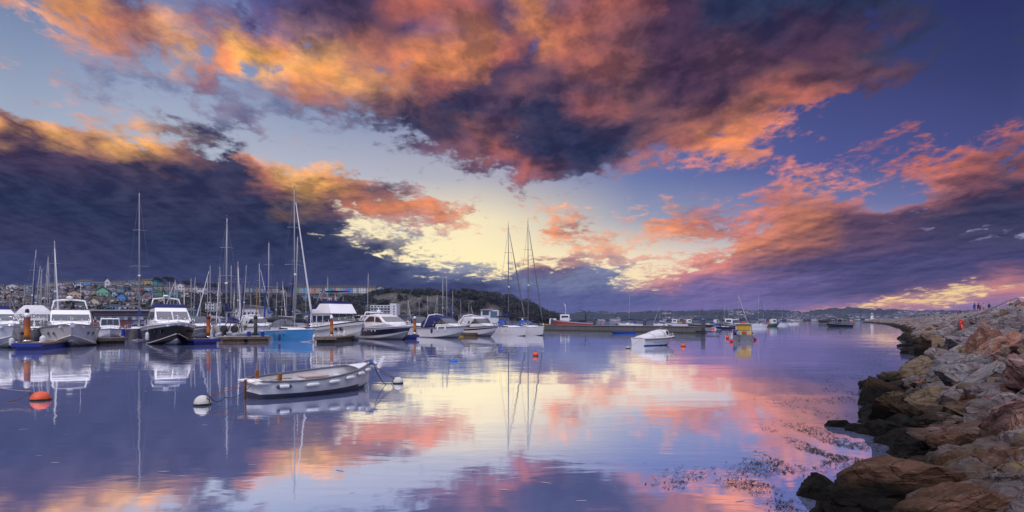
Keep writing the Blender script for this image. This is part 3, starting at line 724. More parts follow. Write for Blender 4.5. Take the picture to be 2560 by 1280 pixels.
WHITEC = mat('pale_canvas', (0.62, 0.61, 0.64), 0.85, var=0.1, bump=0.4)
TEAK = mat('teak_deck', (0.36, 0.24, 0.15), 0.7, var=0.2, scale=6)
RUBBER = mat('black_rubber', (0.015, 0.015, 0.017), 0.6)
ROPEW = mat('pale_rope', (0.35, 0.31, 0.28), 0.9)
ROPEB = mat('weedy_rope', (0.055, 0.06, 0.05), 0.95, var=0.4)
ROPER = mat('rusty_red_rope', (0.24, 0.07, 0.045), 0.95, var=0.3)
FENDW = mat('white_fender', (0.72, 0.73, 0.75), 0.4, var=0.08, dirt=(0.4, 0.4, 0.4))
FENDB = mat('navy_fender', (0.012, 0.02, 0.09), 0.5)
ORANGE = mat('orange_buoy', (0.75, 0.10, 0.03), 0.5, var=0.15, dirt=(0.45, 0.08, 0.03))

class Boat:
    def __init__(s, name, label, cat, bow, stern_px, L, B, fs, fb, kind='motor', group=None, rake=.8, flare=1.25, tw=.9, full=.5, draft=.45, heading=None, bilge=1.55):
        s.bilge = bilge
        s.L, s.B, s.fs, s.fb, s.kind, s.rake, s.flare, s.tw, s.full, s.draft = L, B, fs, fb, kind, rake, flare, tw, full, draft
        if bow is not None:
            bp = G(*bow)
            if heading is None:
                best = None
                for i in range(720):
                    th = -math.pi + i * math.pi / 360
                    q = bp - Vector((math.cos(th), math.sin(th), 0)) * L
                    if q.y < bp.y - .35 * L and stern_px >= 0 and s.kind != 'away': continue
                    if q.y < 4: continue
                    e = abs(CX + FPX * q.x / q.y - stern_px) + (0 if q.y > bp.y else 30)
                    if best is None or e < best[0]: best = (e, th)
                heading = best[1]
            c = bp - Vector((math.cos(heading), math.sin(heading), 0)) * (L * .5)
        else: c, heading = Vector((0, 0, 0)), 0
        s.root = thing(name, label, cat, c, heading, group)
    def beam(s, t):
        t = min(max(t, 0), 1)
        if s.kind == 'motor':
            k = 1 - max(0, (t - s.full) / (1 - s.full)) ** 2.3
            k *= s.tw + (1 - s.tw) * min(1, t / .35)
        else:
            k = (1 - abs((t - .42) / .58) ** 2.1) if t > .42 else s.tw + (1 - s.tw) * (1 - ((.42 - t) / .42) ** 2)
        return max(.015, s.B / 2 * k)
    def sheer(s, t):
        return s.fs + (s.fb - s.fs) * (t ** 1.7 if s.kind == 'motor' else t ** 1.35)
    def xt(s, x): return x / s.L + .5
    def half(s, x): return s.beam(s.xt(x))
    def station(s, t):
        b, sh = s.beam(t), s.sheer(t); fr = (0, .1, .28, .46, .64, .82, .94, 1.0)
        if s.kind == 'motor':
            zk = -s.draft + (s.draft + .10 * sh) * t ** 5
            zc = .04 + sh * .52 * max(0, t - .3) ** 2 / .49
            bc = b * (.90 - .10 * t)
            P = [(0, zk), (bc * .52, zk + (zc - zk) * .48), (bc, zc)]
            P += [(bc + (b - bc) * f ** s.flare, zc + (sh - zc) * f) for f in fr[1:]]
        else:
            zk = -s.draft + (s.draft + .06 * sh) * t ** 6
            P = []
            for q in (0, .22, .42):
                a = q * math.pi / 2; P.append((b * math.sin(a * s.bilge) ** .85 if a else 0, zk * (1 - q) ** 1.2))
            z0 = P[-1][1]; b0 = P[-1][0]
            P += [(b0 + (b - b0) * (1 - (1 - f) ** 1.8), z0 + (sh - z0) * f) for f in fr[1:]]
        out = []
        for y, z in P:
            k = max(0, z - zk) / max(.1, sh - zk)
            out.append((s.L * (t - .5) - s.rake * (1 - k) * t ** 3, y, z))
        return out
    def hull(s, mats, rowm, n=22, name='hull'):
        mb = MB(); st = [s.station(i / n) for i in range(n + 1)]; m = len(st[0])
        for sg in (1, -1):
            vs = [(x, y * sg, z) for r_ in st for x, y, z in r_]
            for i in range(n):
                for j in range(m - 1):
                    o = [i * m + j, i * m + j + 1, (i + 1) * m + j + 1, (i + 1) * m + j]
                    mb.add([vs[q] for q in o], [(0, 1, 2, 3)], rowm[j], True)
        a = [(x, y, z) for x, y, z in st[0]]; bq = [(x, -y, z) for x, y, z in st[0]][::-1]
        mb.add(a + bq[:-1], [tuple(range(2 * m - 1))], rowm[-1])
        s.hullo = mb.obj(name, mats, s.root); return s.hullo
    def deck(s, m, drop=.05, n=18, name='deck'):
        mb = MB(); rings = []
        for i in range(n + 1):
            t = i / n; b, z = s.beam(t) * .985, s.sheer(t) - drop; x = s.L * (t - .5)
            rings.append([(x, -b, z), (x, -b * .5, z + .04), (x, b * .5, z + .04), (x, b, z)])
        mb.loft(rings, 0, False, True, closed=False); return mb.obj(name, m, s.root)
    def rub(s, m, r=.05, dz=-.02, name='rub_rail', n=20):
        mb = MB()
        for sg in (1, -1): mb.tube([(s.L * (i / n - .5), sg * (s.beam(i / n) + .01), s.sheer(i / n) + dz) for i in range(n + 1)], r, 5)
        return mb.obj(name, m, s.root)
    def chine(s, m, row, r=.03, t0=.25, name='spray_rail', parent=None):
        mb = MB()
        for sg in (1, -1):
            mb.tube([Vector((q[0] + .0, sg * (q[1] + .015), q[2])) for q in (s.station(t0 + (.995 - t0) * i / 14)[row] for i in range(15))], r, 4)
        return mb.obj(name, m, parent or s.root)
    def wall_y(s, x, z): return max(.05, min(s.h0 + (s.h1 - s.h0) * min(1, max(0, (z - s.z0) / (s.z1 - s.z0))), s.half(x) - s.side * (1 - .4 * (z - s.z0) / (s.z1 - s.z0))))
    def cabin(s, prof, h0, h1, m, side=.35, name='cabin', bev=.09, parent=None, keep=True):
        """prof: outline in (x, z) seen from the side, drawn across the beam with the sides leaning in from h0 to h1"""
        zs = [z for x, z in prof]; s.h0, s.h1, s.z0, s.z1, s.side = h0, h1, min(zs), max(zs), side
        mb = MB(); n = len(prof)
        a = [(x, -s.wall_y(x, z), z) for x, z in prof]; b = [(x, s.wall_y(x, z), z) for x, z in prof]
        mb.add(a + b, [tuple(range(n))[::-1], tuple(range(n, 2 * n))] + [(i, (i + 1) % n, (i + 1) % n + n, i + n) for i in range(n)])
        me = mb.mesh(name, m)
        if bev:
            bm = bmesh.new(); bm.from_mesh(me)
            bmesh.ops.bevel(bm, geom=bm.edges[:], offset=bev, segments=2, profile=.6, affect='EDGES', clamp_overlap=True); bm.to_mesh(me); bm.free()
            for p in me.polygons: p.use_smooth = True
        return link(name, me, parent or s.root)
    def side_window(s, polys, m=None, both=True, parent=None, off=.02):
        for poly in polys:
            for sg in ((1, -1) if both else (-1,)):
                mb = MB(); n = len(poly)
                a = [(x, sg * (s.wall_y(x, z) + off), z) for x, z in poly]; b = [(x, sg * (s.wall_y(x, z) - .03), z) for x, z in poly]
                mb.add(a + b, [tuple(range(n)), tuple(range(n, 2 * n))[::-1]] + [(i, (i + 1) % n, (i + 1) % n + n, i + n) for i in range(n)])
                mb.obj('side_window', m or TINT, parent or s.root)
    def windscreen(s, p, q, panes=3, m=None, parent=None, frame=None, name='windscreen', cut=.93):
        """glass on the sloping front between the outline points p (low) and q (high)"""
        p, q = Vector((p[0], 0, p[1])), Vector((q[0], 0, q[1])); d = (q - p).normalized(); nrm = Vector((d.z, 0, -d.x))
        if nrm.x < 0: nrm = -nrm
        yp, yq = s.wall_y(p.x, p.z) * cut, s.wall_y(q.x, q.z) * cut; a, b = p + (q - p) * .1, p + (q - p) * .92
        for i in range(panes):
            f0, f1 = -1 + 2 * (i + .03) / panes, -1 + 2 * (i + .97) / panes
            mb = MB(); qs = [Vector((a.x, yp * f0, a.z)), Vector((a.x, yp * f1, a.z)), Vector((b.x, yq * f1, b.z)), Vector((b.x, yq * f0, b.z))]
            o = [v + nrm * .03 for v in qs] + [v - nrm * .02 for v in qs]
            mb.add(o, [(0, 1, 2, 3), (7, 6, 5, 4)] + [(k, (k + 1) % 4, (k + 1) % 4 + 4, k + 4) for k in range(4)]); mb.obj(name, m or TINT, parent or s.root)
    def rail(s, t0, t1, h=.62, m=None, r=.018, inset=.08, n=12, name='guard_rail', posts=7, close=True, mid=True):
        mb = MB(); P = lambda t, sg, k: Vector((s.L * (t - .5) - .1 * k * (t > .9), sg * max(.02, s.beam(t) - inset), s.sheer(t) + h * k))
        if close and t1 > .96:
            for k in ((1, .5) if mid else (1,)): mb.tube([P(t0 + (t1 - t0) * i / n, -1, k) for i in range(n + 1)] + [P(t1 - (t1 - t0) * i / n, 1, k) for i in range(n + 1)], r, 4)
        else:
            for sg in (1, -1):
                for k in ((1, .5) if mid else (1,)): mb.tube([P(t0 + (t1 - t0) * i / n, sg, k) for i in range(n + 1)], r, 4)
        for i in range(posts):
            t_ = t0 + (t1 - t0) * i / (posts - 1)
            for sg in (1, -1): mb.tube([P(t_, sg, 0), P(t_, sg, 1)], r, 4)
        return mb.obj(name, m or STEEL, s.root)
    def box(s, name, c, d, m, rz=0, top=None, parent=None, bev=.03):
        mb = MB(); mb.box(c, d, 0, rz, top); me = mb.mesh(name, m)
        if bev:
            bm = bmesh.new(); bm.from_mesh(me); bmesh.ops.bevel(bm, geom=bm.edges[:], offset=bev, segments=2, affect='EDGES', clamp_overlap=True); bm.to_mesh(me); bm.free()
        return link(name, me, parent or s.root)
    def tubes(s, name, paths, r, m, parent=None, n=5):
        mb = MB()
        for p in paths: mb.tube(p, r, n)
        return mb.obj(name, m, parent or s.root)
    def hatch(s, x, z, y=0, sz=.5): return s.box('hatch', (x, y, z), (sz, sz, .07), TINT)
    def ports(s, xs, z, r=.14, rows=6, m=None):
        for x in xs:
            for sg in (1, -1):
                t_ = s.xt(x); st = s.station(t_); y = None
                for a, b in zip(st, st[1:]):
                    if a[2] <= z <= b[2] and b[2] > a[2]: y = a[1] + (b[1] - a[1]) * (z - a[2]) / (b[2] - a[2])
                if y is None: continue
                mb = MB(); mb.ball((x, sg * y, z), (r * 1.3, .04, r * .75), 0, 10, 6); mb.obj('porthole', m or TINT, s.root)
    # ---- sailing rig
    def rig(s, xm, zm, H, m=None, boom=4.0, cover=NAVYC, furl=None, spread=(.45, .72), lean=0, r=.085, deckx=None, back=True, boomz=1.2):
        m = m or ALU; mb = MB(); mb.tube([(xm, 0, zm - .3), (xm, 0, zm + H * .6), (xm - .02 * H * .3, 0, zm + H)], [r, r * .95, r * .6], 8)
        mast = mb.obj('mast', m, s.root)
        for f in spread:
            w_ = s.B * (.30 if f < .6 else .22); s.tubes('spreader', [[(xm - .15, -w_, zm + H * f), (xm, 0, zm + H * f + .08), (xm - .15, w_, zm + H * f)]], .03, m, mast, 4)
        s.tubes('wind_vane', [[(xm, 0, zm + H), (xm, 0, zm + H + .45)], [(xm - .3, 0, zm + H + .3), (xm + .35, 0, zm + H + .3)]], .018, WIRE, mast, 4)
        mb = MB(); mb.ball((xm + .18, 0, zm + H * .38), (.18, .18, .12), 0, 8, 6); mb.obj('radar', GEL, mast)
        if boom:
            s.tubes('boom', [[(xm - .1, 0, zm + boomz), (xm - boom, 0, zm + boomz + .12)]], .07, m, None, 6)
            if cover:
                mb = MB(); rings = []
                for i in range(9):
                    u = i / 8; x = xm - .05 - boom * u; hh = .50 * (1 - u) ** .8 + .13 + .04 * math.sin(i * 2.3); ww = .17 - .06 * u
                    zc = zm + boomz + .12 * u
                    rings.append([(x, ww * math.cos(a) , zc + .05 + hh * (.5 + .5 * math.sin(a))) for a in [k * math.pi / 4 for k in range(8)]])
                rings.insert(0, [(xm + .14, q[1] * .8, q[2] + .35 * (q[2] > zm + boomz + .3)) for q in rings[0]])
                mb.loft(rings); mb.obj('sail_cover', cover, s.root)
        xb = s.L * .5 - .25; zb = s.sheer(.97); top = Vector((xm, 0, zm + H * .97)); bowp = Vector((xb, 0, zb))
        s.tubes('forestay', [[bowp, top]], .014, WIRE)
        if furl:
            a, b = bowp + (top - bowp) * .05, bowp + (top - bowp) * .93
            mb = MB(); mb.tube([a, a + (b - a) * .12, a + (b - a) * .55, b], [.07, .12, .085, .04], 7); mb.obj('furled_sail', furl, s.root)
        if back: s.tubes('backstay', [[(-s.L * .5 + .2, 0, s.sheer(0)), top]], .012, WIRE)
        for sg in (1, -1):
            b = s.half(xm - .2) * .95; w_ = s.B * .30 * sg
            s.tubes('shroud', [[(xm - .2, sg * b, s.sheer(s.xt(xm))), (xm - .15, w_, zm + H * spread[0]), (xm, sg * .05, zm + H * .96)], [(xm - .25, sg * b, s.sheer(s.xt(xm))), (xm, sg * .05, zm + H * spread[0])]], .011, WIRE)
        return mast
    def sprayhood(s, x, z, w, m, l=1.3, h=.75, win=True):
        mb = MB(); rings = []
        for x_, k in ((x, .12), (x - l * .35, .8), (x - l * .7, 1.0), (x - l, .96)):
            rings.append([(x_, w * math.cos(a), z + h * k * math.sin(a) ** .7) for a in [math.pi * i / 10 for i in range(11)]])
        mb.loft(rings, 0, False, True, closed=False); o = mb.obj('sprayhood', m, s.root)
        if win:
            mb = MB(); mb.loft([[(x_ + .03, w * math.cos(a) * .8, z + .02 + h * k * math.sin(a) ** .7) for a in [math.pi * i / 10 for i in range(2, 9)]] for x_, k in ((x - .08, .32), (x - l * .33, .79))], 0, False, True, closed=False)
            mb.obj('clear_panel', TINT, o)

def fender(p, ln, r, m, label, vertical=True, rz=0.0, group='fenders hung over the boat sides', caps=None):
    mb = MB(); h = ln / 2
    pr = [(-h, r * .25), (-h * .93, r * .35), (-h * .8, r * .8), (-h * .6, r), (h * .6, r), (h * .8, r * .8), (h * .93, r * .35), (h, r * .25)]
    mb.loft([[(q * math.cos(a), q * math.sin(a), z) for a in [k * math.pi / 5 for k in range(10)]] for z, q in pr])
    if caps:
        for i in range(len(mb.f)):
            zc = sum(mb.v[v][2] for v in mb.f[i]) / len(mb.f[i]); mb.m[i] = 1 if abs(zc) > h * .62 else 0
    mb.tube([(0, 0, h), (0, 0, h + .35)] if vertical else [(0, 0, h), (0, 0, h + .05)], .012, 4)
    o = mb.obj('fender', [m, caps or m], None, p); o.rotation_euler = (0, 0, 0) if vertical else (0, R(90), rz)
    return tag(o, label, 'fender', group)

MROW = [1, 1, 0, 0, 0, 0, 0, 0, 0]; HM = lambda a: [a, ANTI]
MG = 'motor yachts and cruisers in the front berths'

# --- bow-on white flybridge cruiser
def big_cruiser(name, label, bow, spx, hullm, L=13.5, B=4.7, fs=1.5, fb=2.05, fly=NAVYC, panes=1, glass=None, heading=None, roofh=3.45, group=MG):
    b = Boat(name, label, 'motor yacht', bow, spx, L, B, fs, fb, 'motor', group, rake=1.7, flare=1.5, tw=.95, full=.42, heading=heading)
    b.hull([hullm, GEL2 if hullm is not BLACKH else GEL, GEL], [1, 0 if hullm is BLACKH else 1, 0, 0, 0, 0, 0, 2, 2])
    b.deck(GEL, -.12); b.rub(GEL if hullm is BLACKH else STEEL, .07, .02)
    b.chine(GEL if hullm is not BLACKH else GEL2, 2, .05, .35, 'chine_rail', b.hullo); b.chine(GEL, 1, .03, .45, 'spray_rail', b.hullo)
    x0, x1 = -L * .36, L * .26; zd = fs + .1
    b.cabin([(x0, zd - .2), (x1, zd + .25), (x1 - .9, zd + .75), (x1 - 2.5, roofh - .28), (x1 - 3.1, roofh), (x0 + .8, roofh - .05), (x0 + .2, roofh - .5)], B * .40, B * .31, GEL, .45, bev=.12)
    b.windscreen((x1 - .85, zd + .72), (x1 - 2.5, roofh - .32), panes, glass or TINT, cut=.96)
    b.side_window([[(x0 + .9, zd + .8), (x1 - 1.2, zd + .8), (x1 - 2.6, roofh - .4), (x0 + 1.2, roofh - .4)]])
    # raised foredeck lounge
    b.box('foredeck_coaming', (x1 + .9, 0, fs + .42), (2.6, B * .42, .34), GEL, top=(.8, .8), bev=.1)
    if fly:
        b.cabin([(x0 + 1, roofh - .02), (x1 - 3.5, roofh - .02), (x1 - 3.9, roofh + .38), (x0 + 1, roofh + .42)], B * .32, B * .30, fly, .5, 'flybridge', .06)
    b.tubes('radar_arch', [[(x0 + 1.4, -B * .3, roofh + .2), (x0 + 1, -B * .26, roofh + 1.0), (x0 + .9, 0, roofh + 1.15), (x0 + 1, B * .26, roofh + 1.0), (x0 + 1.4, B * .3, roofh + .2)]], .09, GEL)
    mb = MB(); mb.ball((x0 + 1, 0, roofh + 1.35), (.32, .32, .14), 0, 10, 6); mb.obj('radar_dome', GEL, b.root)
    b.tubes('aerial', [[(x0 + .9, .9, roofh + 1), (x0 + .6, .95, roofh + 3)]], .012, GEL)
    b.rail(.42, .985, .72, posts=8)
    b.box('anchor', (L * .5 - .05, 0, fb - .10), (.5, .34, .26), STEEL, bev=.04)
    b.ports([L * .30, L * .22], fs * .83, .2)
    return b
big_cruiser('motor_yacht', 'big white flybridge motor yacht bow-on with dark wraparound windscreen beside the leftmost orange pile', (180, 869.5), 172, GEL, B=5.0, L=14, fly=None)
big_cruiser('motor_yacht', 'black-hulled white motor yacht bow-on with dark canvas on its flybridge', (447, 865), 408, BLACKH, B=4.7, L=14, panes=2, glass=mat('rosy_glass', (0.10, 0.09, 0.12), 0.06, spec=1.0), roofh=3.75, fs=1.6, fb=2.2)
big_cruiser('motor_yacht', 'white motor yacht cut by the left edge of the picture, bow pointing right', (38, 872), -70, GEL, L=13, B=4.4)

def name_board(parent, text, loc, size, rot, m):
    cu = bpy.data.curves.new('lettering', 'FONT'); cu.body = text; cu.size = size; cu.extrude = .004; cu.align_x = 'CENTER'; cu.align_y = 'CENTER'
    o = bpy.data.objects.new('lettering', cu); me = bpy.data.meshes.new_from_object(o); bpy.data.objects.remove(o)
    me.materials.append(m); q = link('lettering', me, parent, loc); q.rotation_euler = rot; return q
INK = mat('navy_lettering', (0.01, 0.02, 0.10), 0.5)

# --- white canvas-topped boat behind the pile, its name on the front of the hardtop
b = Boat('cabin_cruiser', 'white cruiser with pale canvas top and navy name lettering behind the leftmost orange pile', 'motor yacht', (86, 864), 84, 11, 3.9, 1.3, 1.6, 'motor', MG, rake=1.2, flare=1.3, full=.45)
b.hull([GEL, GEL2], MROW); b.deck(GEL, -.1); b.rub(STEEL)
b.cabin([(-4, 1.1), (2.2, 1.5), (1.3, 2.5), (1.45, 3.2), (-4, 3.2)], 1.75, 1.6, GEL, .3); b.windscreen((2.1, 1.55), (1.3, 2.5), 2)
b.cabin([(-4, 3.18), (1.2, 3.18), (.6, 3.7), (-1.2, 4.05), (-3.9, 3.75)], 1.6, .8, WHITEC, .3, 'canvas_top', .15); b.rail(.4, .98)
name_board(b.root, 'SANDPIPER', (1.52, 0.1, 2.86), .52, (R(90), 0, R(90)), INK)
# --- small pilothouse boat
b = Boat('fishing_cruiser', 'small white pilothouse boat bow-on behind the wooden pontoon near the dark blue yacht', 'motorboat', (276, 846), 274, 7.5, 3.2, 1.0, 1.35, 'motor', MG, rake=.8, full=.45)
b.hull([GEL, GEL2], MROW); b.deck(GEL); b.rub(GREYH)
b.cabin([(-2.5, .9), (1.6, 1.1), (1.2, 1.7), (1.0, 2.75), (-2.5, 2.8)], 1.25, 1.1, GEL, .3); b.windscreen((1.2, 1.68), (1.0, 2.7), 3); b.side_window([[(-2, 1.8), (.9, 1.8), (.8, 2.5), (-2, 2.5)]]); b.rail(.5, .98, .5)
# --- trawler yacht
b = Boat('trawler_yacht', 'tall white trawler yacht with navy flybridge canvas beside the light blue sailing yacht', 'motor yacht', (908, 853), 790, 12.5, 4.2, 1.35, 2.3, 'motor', MG, rake=1.0, flare=1.5, full=.5)
b.hull([GEL, GEL2], MROW); b.deck(GEL, -.15); b.rub(GREYH, .05, -.35)
b.cabin([(-4.6, 1.2), (1.9, 1.6), (1.6, 2.2), (1.0, 3.3), (-4.9, 3.3)], 1.65, 1.5, GEL, .35)
b.side_window([[(-4.3, 2.2), (-3.0, 2.2), (-3.0, 3.05), (-4.3, 3.05)], [(-2.7, 2.2), (-1.2, 2.2), (-1.2, 3.05), (-2.7, 3.05)], [(-1.0, 2.2), (1.1, 2.3), (.8, 3.05), (-1.0, 3.05)]]); b.windscreen((1.6, 2.25), (1.0, 3.3), 3)
b.cabin([(-4.2, 3.28), (1.6, 3.28), (.6, 4.5), (-2.0, 4.55), (-2.8, 3.9), (-4.2, 3.85)], 1.75, 1.55, GEL, .2, 'flybridge')
b.cabin([(-4.9, 3.32), (-3.2, 3.32), (-3.2, 4.3), (-4.9, 4.3)], 1.6, 1.6, NAVYC, .2, 'canvas_screen', .05); b.cabin([(-1.8, 4.55), (.5, 4.52), (.2, 4.85), (-1.6, 4.95)], 1.45, 1.3, NAVYC, .2, 'canvas_cover', .05)
b.cabin([(-5.9, 1.4), (-4.95, 1.4), (-4.95, 3.2), (-5.6, 3.2)], 1.5, 1.4, NAVYC, .2, 'aft_canvas', .04)
b.tubes('radar_arch', [[(-3.4, -1.5, 4.2), (-2.4, -1.2, 6.0), (-2.4, 1.2, 6.0), (-3.4, 1.5, 4.2)], [(-3.0, -1.3, 5.0), (-1.2, -1.3, 6.1)], [(-3.0, 1.3, 5.0), (-1.2, 1.3, 6.1)]], .05, STEEL)
b.cabin([(-2.6, 6.02), (.6, 6.05), (.6, 6.14), (-2.6, 6.14)], 1.3, 1.2, NAVYC, .1, 'bimini', .02)
mb = MB(); mb.ball((-3.5, .9, 4.65), (.28, .28, .3), 0, 10, 8); mb.obj('radar_dome', GEL, b.root)
b.rail(.3, .985, .8, posts=10); b.ports([2.6, 3.4], 1.45, .3)
# --- sports cruiser with navy flank
b = Boat('sports_cruiser', 'white sports cruiser with broad navy band along its flank and curved hardtop', 'motor yacht', (1028, 851), 912, 13.5, 4.2, 1.35, 1.75, 'motor', MG, rake=2.0, flare=1.3, full=.42)
b.hull([NAVYH, GEL2, GEL], [1, 1, 1, 1, 0, 0, 0, 2, 2]); b.deck(GEL, -.14); b.rub(GEL, .07, .03); b.chine(NAVYH, 2, .03, .3, 'chine_rail', b.hullo)
b.cabin([(-4.8, 1.3), (4.2, 1.75), (2.6, 2.15), (.7, 3.05), (-1.0, 3.3), (-3.0, 3.2), (-4.6, 2.5)], 1.7, 1.25, GEL, .4, bev=.16)
b.side_window([[(-3.6, 2.3), (-.6, 2.3), (-.9, 2.95), (-2.4, 3.0)], [(-.3, 2.25), (1.9, 2.2), (.5, 2.85), (-.5, 2.95)]]); b.windscreen((2.5, 2.2), (.8, 3.0), 3, MATS['rosy_glass'])
b.ports([-2.6, -1.9, -.3, .6], 1.12, .17, m=GEL); b.tubes('radar_arch', [[(-4.4, -1.5, 2.4), (-3.8, -1.2, 3.55), (-3.8, 1.2, 3.55), (-4.4, 1.5, 2.4)]], .1, GEL); b.rail(.45, .985, .62, posts=8)
mb = MB(); mb.ball((-2.4, 0, 3.7), (.3, .3, .16), 0, 10, 6); mb.tube([(-2.4, 0, 3.2), (-2.4, 0, 4.2)], .05, 5); mb.obj('radar_dome', GEL, b.root)
# --- open cruisers with blue canopies
def open_cruiser(label, bow, spx, L=10.5, B=3.5, canopy=NAVYC, stripe=GEL, fs=1.25, fb=1.6, hullm=GEL, arch=True, name='open_cruiser', group=MG):
    b = Boat(name, label, 'motorboat', bow, spx, L, B, fs, fb, 'motor', group, rake=1.7, full=.42)
    b.hull([hullm, GEL2, stripe], [1, 1, 0, 0, 0, 0, 2, 0, 0]); b.deck(GEL, -.12); b.rub(GREYH, .05, 0); b.chine(GREYH, 2, .03, .3, 'chine_rail', b.hullo)
    k = L / 10.5
    b.cabin([(-.5 * k, fs), (3.8 * k, fs + .35), (2.2 * k, fs + .75), (.4 * k, fs + .85), (-.5 * k, fs + .8)], B * .42, B * .36, GEL, .4, bev=.12)
    b.cabin([(-.9 * k, fs + .7), (2.0 * k, fs + .72), (.7 * k, fs + 1.5), (-.3 * k, fs + 1.62), (-.9 * k, fs + 1.3)], B * .40, B * .33, TINT, .35, 'windscreen', .04)
    b.cabin([(-4.4 * k, fs + .1), (-.4 * k, fs + .5), (.75 * k, fs + 1.5), (-.6 * k, fs + 1.8), (-2.6 * k, fs + 1.78), (-4.2 * k, fs + .9)], B * .42, B * .34, canopy, .25, 'canopy', .12)
    if arch: b.tubes('radar_arch', [[(-3.3 * k, -B * .42, fs + .3), (-2.2 * k, -B * .36, fs + 1.95), (-2.1 * k, 0, fs + 2.1), (-2.2 * k, B * .36, fs + 1.95), (-3.3 * k, B * .42, fs + .3)]], .09, GEL)
    b.rail(.45, .985, .55, posts=7); return b
open_cruiser('white open cruiser with navy canopy, right of the white-capped orange pile', (1166, 846), 1062, canopy=NAVYC)
open_cruiser('white open cruiser with navy line under the rail, left of the two tall-masted yachts', (1246, 842), 1150, stripe=NAVYH, canopy=WHITEC)
open_cruiser('cruiser under dark grey canopy tucked behind the orange pile, right of the navy-banded sports cruiser', (1062, 842), 1030, L=9, canopy=GREYC, arch=False)
open_cruiser('white cruiser with blue cockpit cover squeezed behind the navy-lined open cruiser', (1232, 833), 1180, L=9, canopy=BLUEC)
open_cruiser('slate grey boat with a square grey canopy between the black-hulled yacht and the orange pile', (512, 846), 478, L=9, B=3.4, canopy=GREYC, hullm=GREYH, arch=False)
open_cruiser('long low white cruiser lying behind the inflatable with the black discs', (686, 832), 590, L=12, canopy=GEL, name='express_cruiser')
open_cruiser('white motorboat with a dark windscreen lying behind the grey mooring pile', (674, 842), 612, L=9.5, canopy=WHITEC)
open_cruiser('pale cruiser with brown cockpit cover seen beyond the bow of the light blue sailing boat', (806, 835), 770, L=9, canopy=mat('brown_canvas', (0.25, 0.15, 0.08), 0.9))
open_cruiser('white cruiser with navy canopy half hidden behind the navy-banded sports cruiser', (960, 838), 905, L=10, canopy=NAVYC)
# --- rigid inflatable with arch
b = Boat('inflatable_boat', 'grey inflatable boat with a black tubular arch and two big black discs, stern towards us', 'inflatable boat', (596, 836), 588, 6.5, 2.6, .6, .8, 'motor', None, heading=R(75))
b.root.location = G(588, 849) + Vector((0, 2, 0)); b.hull([GREYH, RUBBER], MROW); b.deck(GREYH)
b.tubes('tube_collar', [[(-3.2, sg * 1.25, .6) if i == 0 else (-3.2 + i * .62, sg * b.beam(i * .095) * .96, .62 + .025 * i) for i in range(11)] for sg in (1, -1)], .27, mat('inflatable_tube', (0.45, 0.46, 0.50), 0.6), n=10)
b.tubes('arch', [[(-2.2, -1.2, .7), (-1.9, -1.15, 1.7), (-1.8, -.7, 2.25), (-1.8, .7, 2.25), (-1.9, 1.15, 1.7), (-2.2, 1.2, .7)], [(-1.4, -1.15, .8), (-1.2, -.7, 2.1), (-1.2, .7, 2.1), (-1.4, 1.15, .8)]], .06, RUBBER)
for y, x in ((.55, -2.7), (-.95, -2.6)):
    mb = MB(); mb.loft([[(x + d, y + r_ * math.cos(a), 1.35 + r_ * math.sin(a)) for a in [k * math.pi / 8 for k in range(16)]] for d, r_ in ((-.14, .3), (-.1, .5), (.1, .5), (.14, .3))]); mb.obj('round_cover', RUBBER, b.root)
b.box('console', (-.4, 0, 1.0), (.7, .8, .9), GEL); b.box('engine', (-3.35, 0, .75), (.45, .5, .9), RUBBER, bev=.1)

# --- sailing boats of the front berths
SG = 'sailing yachts in the front berths'
def yacht(label, bow, spx, L, B, hullm, xm, H, cover=NAVYC, furl=NAVYC, hood=NAVYC, stripe=GEL, name='sailing_yacht', fs=1.15, fb=1.45, group=SG, mastm=None, heading=None, boom=4.4):
    b = Boat(name, label, 'sailing boat', bow, spx, L, B, fs, fb, 'sail', group, rake=.6, tw=.78, draft=.5, heading=heading)
    b.hull([hullm, ANTI, stripe], [1, 1, 2, 0, 0, 0, 0, 0, 0]); b.deck(GEL, .0); b.rub(GEL, .05, .02)
    b.cabin([(-1.2, fs), (2.6, fs + .1), (1.6, fs + .42), (.2, fs + .52), (-1.2, fs + .55)], B * .30, B * .24, GEL, .35, 'coachroof', .07)
    b.side_window([[(-.8, fs + .18), (1.6, fs + .2), (1.2, fs + .38), (-.8, fs + .42)]])
    b.rig(xm, fs + .5, H, mastm, boom, cover, furl)
    if hood: b.sprayhood(-.7, fs + .45, B * .36, hood, l=1.7, h=.98)
    b.rail(.06, .985, .6, r=.014, posts=8); b.ports([1.6, -.4], fs * .7, .12); return b
b = yacht('light blue sailing yacht with grey sprayhood, tall silver mast and white boot stripe', (787, 855), 672, 12, 3.8, BLUEH, 1.0, 16.4, cover=None, furl=WHITEC, hood=GREYC)
b.cabin([(-4.6, 2.6), (-2.3, 2.75), (-2.3, 2.85), (-4.6, 2.72)], 1.5, 1.4, GREYC, .1, 'bimini', .03)
b.tubes('bimini_frame', [[(-4.4, s_ * 1.4, 1.2), (-3.4, s_ * 1.4, 2.7), (-2.4, s_ * 1.4, 1.4)] for s_ in (1, -1)], .025, STEEL)
yacht('white sailing yacht with navy boom cover, left of the two ending the berths', (1318, 840.5), 1236, 12, 3.6, GEL, -.5, 16.6, cover=NAVYC, furl=GREYC, hood=BLUEC, stripe=NAVYH, mastm=mat('grey_spar', (.17, .17, .20), .45))
yacht('white sailing yacht with bare boom, right and taller of the two ending the berths', (1360, 839), 1290, 12.5, 3.6, GEL, -.5, 18.0, cover=None, furl=GREYC, hood=BLUEC, stripe=NAVYH, mastm=MATS['grey_spar'])
